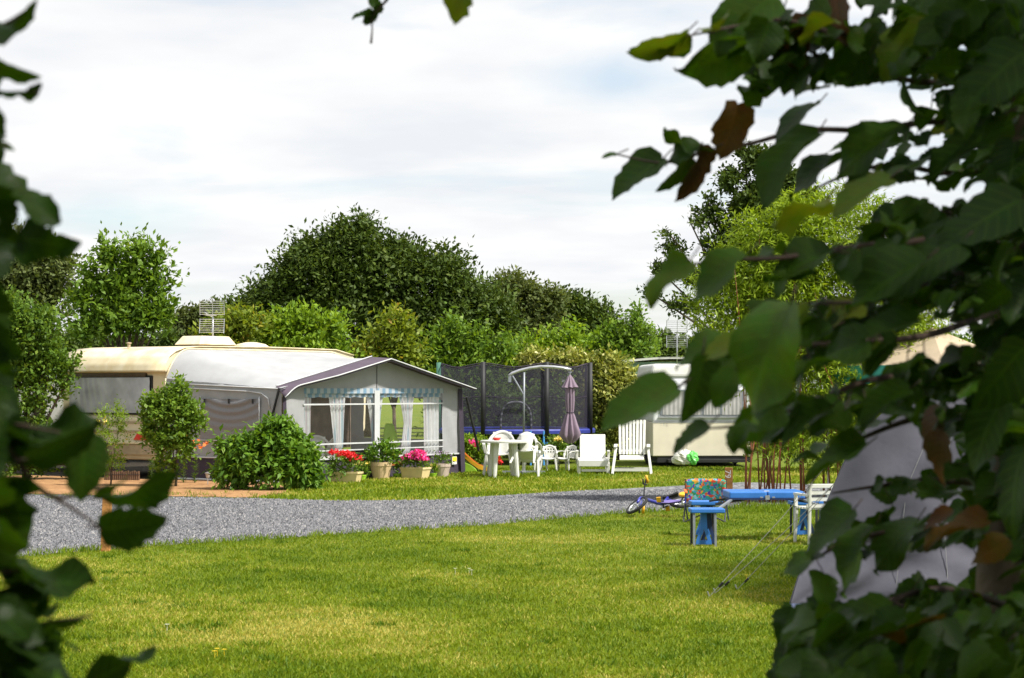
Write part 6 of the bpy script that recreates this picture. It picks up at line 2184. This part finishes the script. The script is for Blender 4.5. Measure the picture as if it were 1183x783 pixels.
# overhead and outer crown of the same tree (shades the branches below, outside the frame)
ov = []
lob = []
for i in range(26):
    lob.append(((rng.uniform(0.5, 4.8), rng.uniform(1.0, 8.5), rng.uniform(3.9, 6.3)), (0.8, 0.8, 0.55)))
for i in range(16):
    lob.append(((rng.uniform(2.0, 4.6), rng.uniform(1.5, 5.0), rng.uniform(0.8, 3.4)), (0.6, 0.7, 0.6)))
P, A, N, L, Wd, tone = spray(rng, lob, 1500, 5, 0.34, 0.13, 0.10, 0.2, 0.2, 0.2)


def hidden(P, m=0.16):
    # keep clear of the view cone and of the lens
    y = P[:, 1]
    px = P[:, 0] / np.maximum(y, 0.1) * F + CX
    py = HOR - (P[:, 2] - CH) / np.maximum(y, 0.1) * F
    out = (px < -70) | (px > 1183 + 70) | (py < -70) | (py > 783 + 70) | (y < 0.1)
    return out & (np.linalg.norm(P - np.array([0, 0, CH]), axis=1) > 1.7)


ok = hidden(P)
leafquads('crown', P[ok] - o0, A[ok], N[ok], L[ok], Wd[ok], tone[ok] * 0.6, 'l_fore', RT)
lmb = MB()
for l in lob[:26]:
    c = Vector(l[0]) - Vector(o0)
    s0 = Vector((0.03, -0.1, 3.6))
    lmb.tube([s0, s0.lerp(c, 0.5) + Vector((0, 0, 0.2)), c], [0.03, 0.02, 0.008], 6)
obj('limb', lmb, 'bark', RT, smooth=True)

# left foreground hedge shrub
LD = 2.5
lb_ = W(-60, HOR, LD)
o1 = np.array([lb_.x, LD, 0.0])
LT = thing('hedgerow_shrub', 'dark blurred leafy shrub at the left edge, close to the camera', 'shrub', (lb_.x, LD, 0), 0)
bmb = MB()
specs = []
mst = [W(-60, 900, LD) - Vector(o1), W(-55, 700, LD) - Vector(o1), W(-40, 500, LD) - Vector(o1), W(-50, 300, LD) - Vector(o1), W(-35, 100, LD) - Vector(o1), W(-60, -80, LD) - Vector(o1)]
mst = [Vector((0, 0, -0.02))] + mst
fork_tube(bmb, smooth_path(mst), 0.016, 0.006, 8)
left_br = [
    [(-50, 480, 2.5), (10, 520, 2.5), (40, 560, 2.5), (80, 585, 2.55), (118, 610, 2.6)], [(-50, 470, 2.5), (20, 490, 2.5), (70, 500, 2.5)], [(-55, 640, 2.5), (0, 660, 2.5), (30, 655, 2.5)], [(-60, 760, 2.5), (0, 735, 2.5), (50, 720, 2.5), (105, 712, 2.5)],
    [(-50, 230, 2.5), (0, 225, 2.5), (25, 270, 2.5)], [(-50, 40, 2.5), (0, 30, 2.5), (30, 12, 2.5)], [(-55, 110, 2.5), (0, 108, 2.5), (45, 106, 2.5)], [(-55, 780, 2.45), (40, 790, 2.45), (110, 785, 2.45)], [(-50, 170, 2.6), (10, 168, 2.6)],
    [(40, 560, 2.5), (70, 575, 2.6), (125, 560, 2.7)]]
for b in left_br:
    fork_tube(bmb, [q - Vector(o1) for q in smooth_path([W(*q) for q in b])], 0.0045, 0.0016, 5)
lh = [
    (117, 611, 194, 605, 50, 2.6, 0.30), (122, 576, 208, 552, 30, 2.7, 0.35), (40, 512, 114, 484, 44, 2.5, 0.22), (35, 530, 112, 498, 34, 2.45, 0.12), (96, 502, 96, 582, 54, 2.55, 0.50), (30, 490, -8, 515, 40, 2.5, 0.2),
    (10, 676, 106, 668, 38, 2.5, 0.22), (24, 275, 90, 290, 50, 2.5, 0.15), (-14, 218, 74, 240, 36, 2.5, 0.55), (-10, 250, 20, 300, 40, 2.5, 0.85), (-10, 40, 50, 8, 14, 2.5, 0.45), (-12, 66, 42, 96, 20, 2.5, 0.6), (-10, 104, 48, 110, 7, 2.5, 0.15),
    (-12, 166, 18, 169, 9, 2.6, 0.8), (-30, 640, 44, 610, 50, 2.45, 0.65), (-30, 570, 40, 600, 46, 2.45, 0.2), (-30, 600, 30, 640, 40, 2.4, 0.9), (-10, 545, 40, 580, 30, 2.45, 0.25), (-30, 740, 60, 702, 46, 2.45, 0.15), (-20, 760, 90, 775, 40, 2.4, 0.12),
    (92, 790, 184, 762, 22, 2.45, 0.15), (-20, 700, 40, 740, 40, 2.45, 0.2), (60, 716, 98, 720, 10, 2.5, 0.6), (-30, 380, 22, 420, 50, 2.5, 0.35), (-30, 440, 30, 470, 50, 2.5, 0.2), (-30, 330, 14, 360, 40, 2.5, 0.3), (-20, 480, 60, 540, 44, 2.5, 0.15),
    (10, 640, 50, 700, 30, 2.5, 0.25), (-10, 690, 60, 690, 30, 2.5, 0.15), (-20, 780, 50, 745, 40, 2.4, 0.2), (110, 572, 148, 556, 9, 2.7, 0.95)]
for h in lh:
    s_ = spec_px(*h, rng)
    specs.append(s_)
    b = Vector(s_[0]) - Vector(o1)
    a = Vector(s_[1]).normalized()
    bmb.tube([b - a * 0.02 + Vector((0, 0, 0.006)), b], 0.0012, 4)
for i in range(190):
    px = -20 - abs(rng.normal()) * 60
    py = rng.uniform(-30, 820)
    d = rng.uniform(2.3, 2.9)
    b = W(px, py, d)
    s_ = dir_leaf(b, d, float(0.1 + 0.4 * rng.random()), 0.05 + 0.03 * rng.random())
    a = Vector(s_[1]); a.x = -a.x * 0.4
    specs.append((s_[0], tuple(a), s_[2], s_[3], s_[4], s_[5], s_[6]))
for i in range(26):
    b = W(rng.uniform(-10, 40), rng.uniform(690, 800), rng.uniform(2.35, 2.6))
    s_ = dir_leaf(b, 2.4, float(0.1 + 0.3 * rng.random()), 0.06)
    a = Vector(s_[1]); a.x = abs(a.x)
    specs.append((s_[0], tuple(a), s_[2], s_[3], s_[4], s_[5], s_[6]))
obj('branch', bmb, 'twig', LT, smooth=True)
specs = [q[:5] + (q[5] * 0.45,) + q[6:] for q in specs]
build_leaves('foliage', specs, 'l_fore', LT, o1, 8)
lob = []
for i in range(20):
    lob.append(((rng.uniform(-2.6, -0.7), rng.uniform(0.2, 4.0), rng.uniform(0.4, 3.6)), (0.45, 0.5, 0.5)))
P, A, N, L, Wd, tone = spray(rng, lob, 900, 5, 0.25, 0.09, 0.07, 0.2, 0.2, 0.2)
ok = hidden(P)
leafquads('crown', P[ok] - o1, A[ok], N[ok], L[ok], Wd[ok], tone[ok] * 0.6, 'l_fore', LT)

# overhanging branch at the top centre and the tree behind it that shades the camera
o2 = np.array([-0.9, -1.6, 0.0])
OT = thing('overhanging_tree', 'tree above the viewpoint with one dangling twig at the top edge', 'tree', tuple(o2), 0)
mb = MB()
fork_tube(mb, smooth_path([Vector((0, 0, -0.05)), Vector((0.05, 0, 1.4)), Vector((0.0, 0.1, 2.8)), Vector((0.1, 0.3, 4.2))]), 0.16, 0.08, 12)
mb.tube([Vector((0.05, 0.2, 3.2)), Vector((0.5, 2.4, 3.5)), Vector((0.6, 4.2, 3.1)), W(470, -30, 4.4) - Vector(o2)], [0.05, 0.03, 0.015, 0.006], 7)
obj('trunk', mb, 'bark', OT, smooth=True)
mb = MB()
tw_ = smooth_path([W(470, -30, 4.4), W(445, 2, 4.4), W(430, 18, 4.4)])
fork_tube(mb, [q - Vector(o2) for q in tw_], 0.005, 0.002, 5)
mb.tube([W(429, 18, 4.4) - Vector(o2), W(430, 34, 4.4) - Vector(o2), W(428.5, 50, 4.4) - Vector(o2)], [0.0022, 0.0016, 0.003], 5)
mb.tube([W(470, -30, 4.4) - Vector(o2), W(540, -25, 4.2) - Vector(o2)], 0.004, 5)
obj('twig', mb, 'twig', OT)
specs = []
for h in ((432, 14, 420, 28, 16, 4.4, 0.3), (430, 16, 406, 20, 9, 4.4, 0.3), (436, 8, 425, -6, 14, 4.4, 0.3), (430, 20, 418, 26, 10, 4.4, 0.5), (434, 20, 424, 12, 14, 4.4, 0.3), (438, 6, 430, 22, 12, 4.4, 0.2), (545, -30, 516, 22, 40, 3.4, 0.92)):
    specs.append(spec_px(*h, rng))
build_leaves('foliage', specs, 'l_fore', OT, o2, 5)
lob = []
for i in range(40):
    lob.append(((rng.uniform(-4.0, 3.5), rng.uniform(-4.0, 4.0), rng.uniform(3.6, 5.6)), (0.8, 0.8, 0.5)))
for i in range(24):
    lob.append(((rng.uniform(-3.5, 4.0), rng.uniform(-3.8, -1.0), rng.uniform(0.4, 3.4)), (0.7, 0.6, 0.7)))
P, A, N, L, Wd, tone = spray(rng, lob, 1700, 5, 0.36, 0.13, 0.10, 0.2, 0.2, 0.2)
ok = hidden(P)
leafquads('crown', P[ok] - o2, A[ok], N[ok], L[ok], Wd[ok], tone[ok] * 0.6, 'l_fore', OT)

o3 = Vector((7.4, 16.5, 0))  # out-of-frame tree, added to block the sun from tent and lawn
ST = thing('unseen_shade_tree', 'unseen broad tree right of the tent, added to shade tent and lawn', 'tree', o3, 0)
lob = []
for i in range(22):
    lob.append(((rng.uniform(5.6, 9.5), rng.uniform(12.5, 20.0), rng.uniform(2.2, 6.2)), (1.0, 1.0, 0.8)))
P, A, N, L, Wd, tone = spray(rng, lob, 2200, 5, 0.45, 0.16, 0.11, 0.2, 0.2, 0.2)
ok = hidden(P)
leafquads('crown', P[ok] - np.array(o3), A[ok], N[ok], L[ok], Wd[ok], tone[ok] * 0.6, 'l_mid', ST)
mb = MB()
mb.tube([(0, 0, -0.05), (0.05, 0, 1.5), (0, 0.1, 3.0)], [0.18, 0.15, 0.12], 10)
for l in lob:
    c = Vector(l[0]) - o3
    mb.tube([Vector((0, 0.1, 2.6)), Vector((0, 0.1, 2.6)).lerp(c, 0.5) + Vector((0, 0, 0.3)), c], [0.07, 0.05, 0.02], 6)
obj('trunk', mb, 'bark', ST, smooth=True)

sc.render.engine = 'CYCLES'
sc.cycles.max_bounces = 6
sc.cycles.diffuse_bounces = 3
sc.cycles.transparent_max_bounces = 12
sc.cycles.use_denoising = True
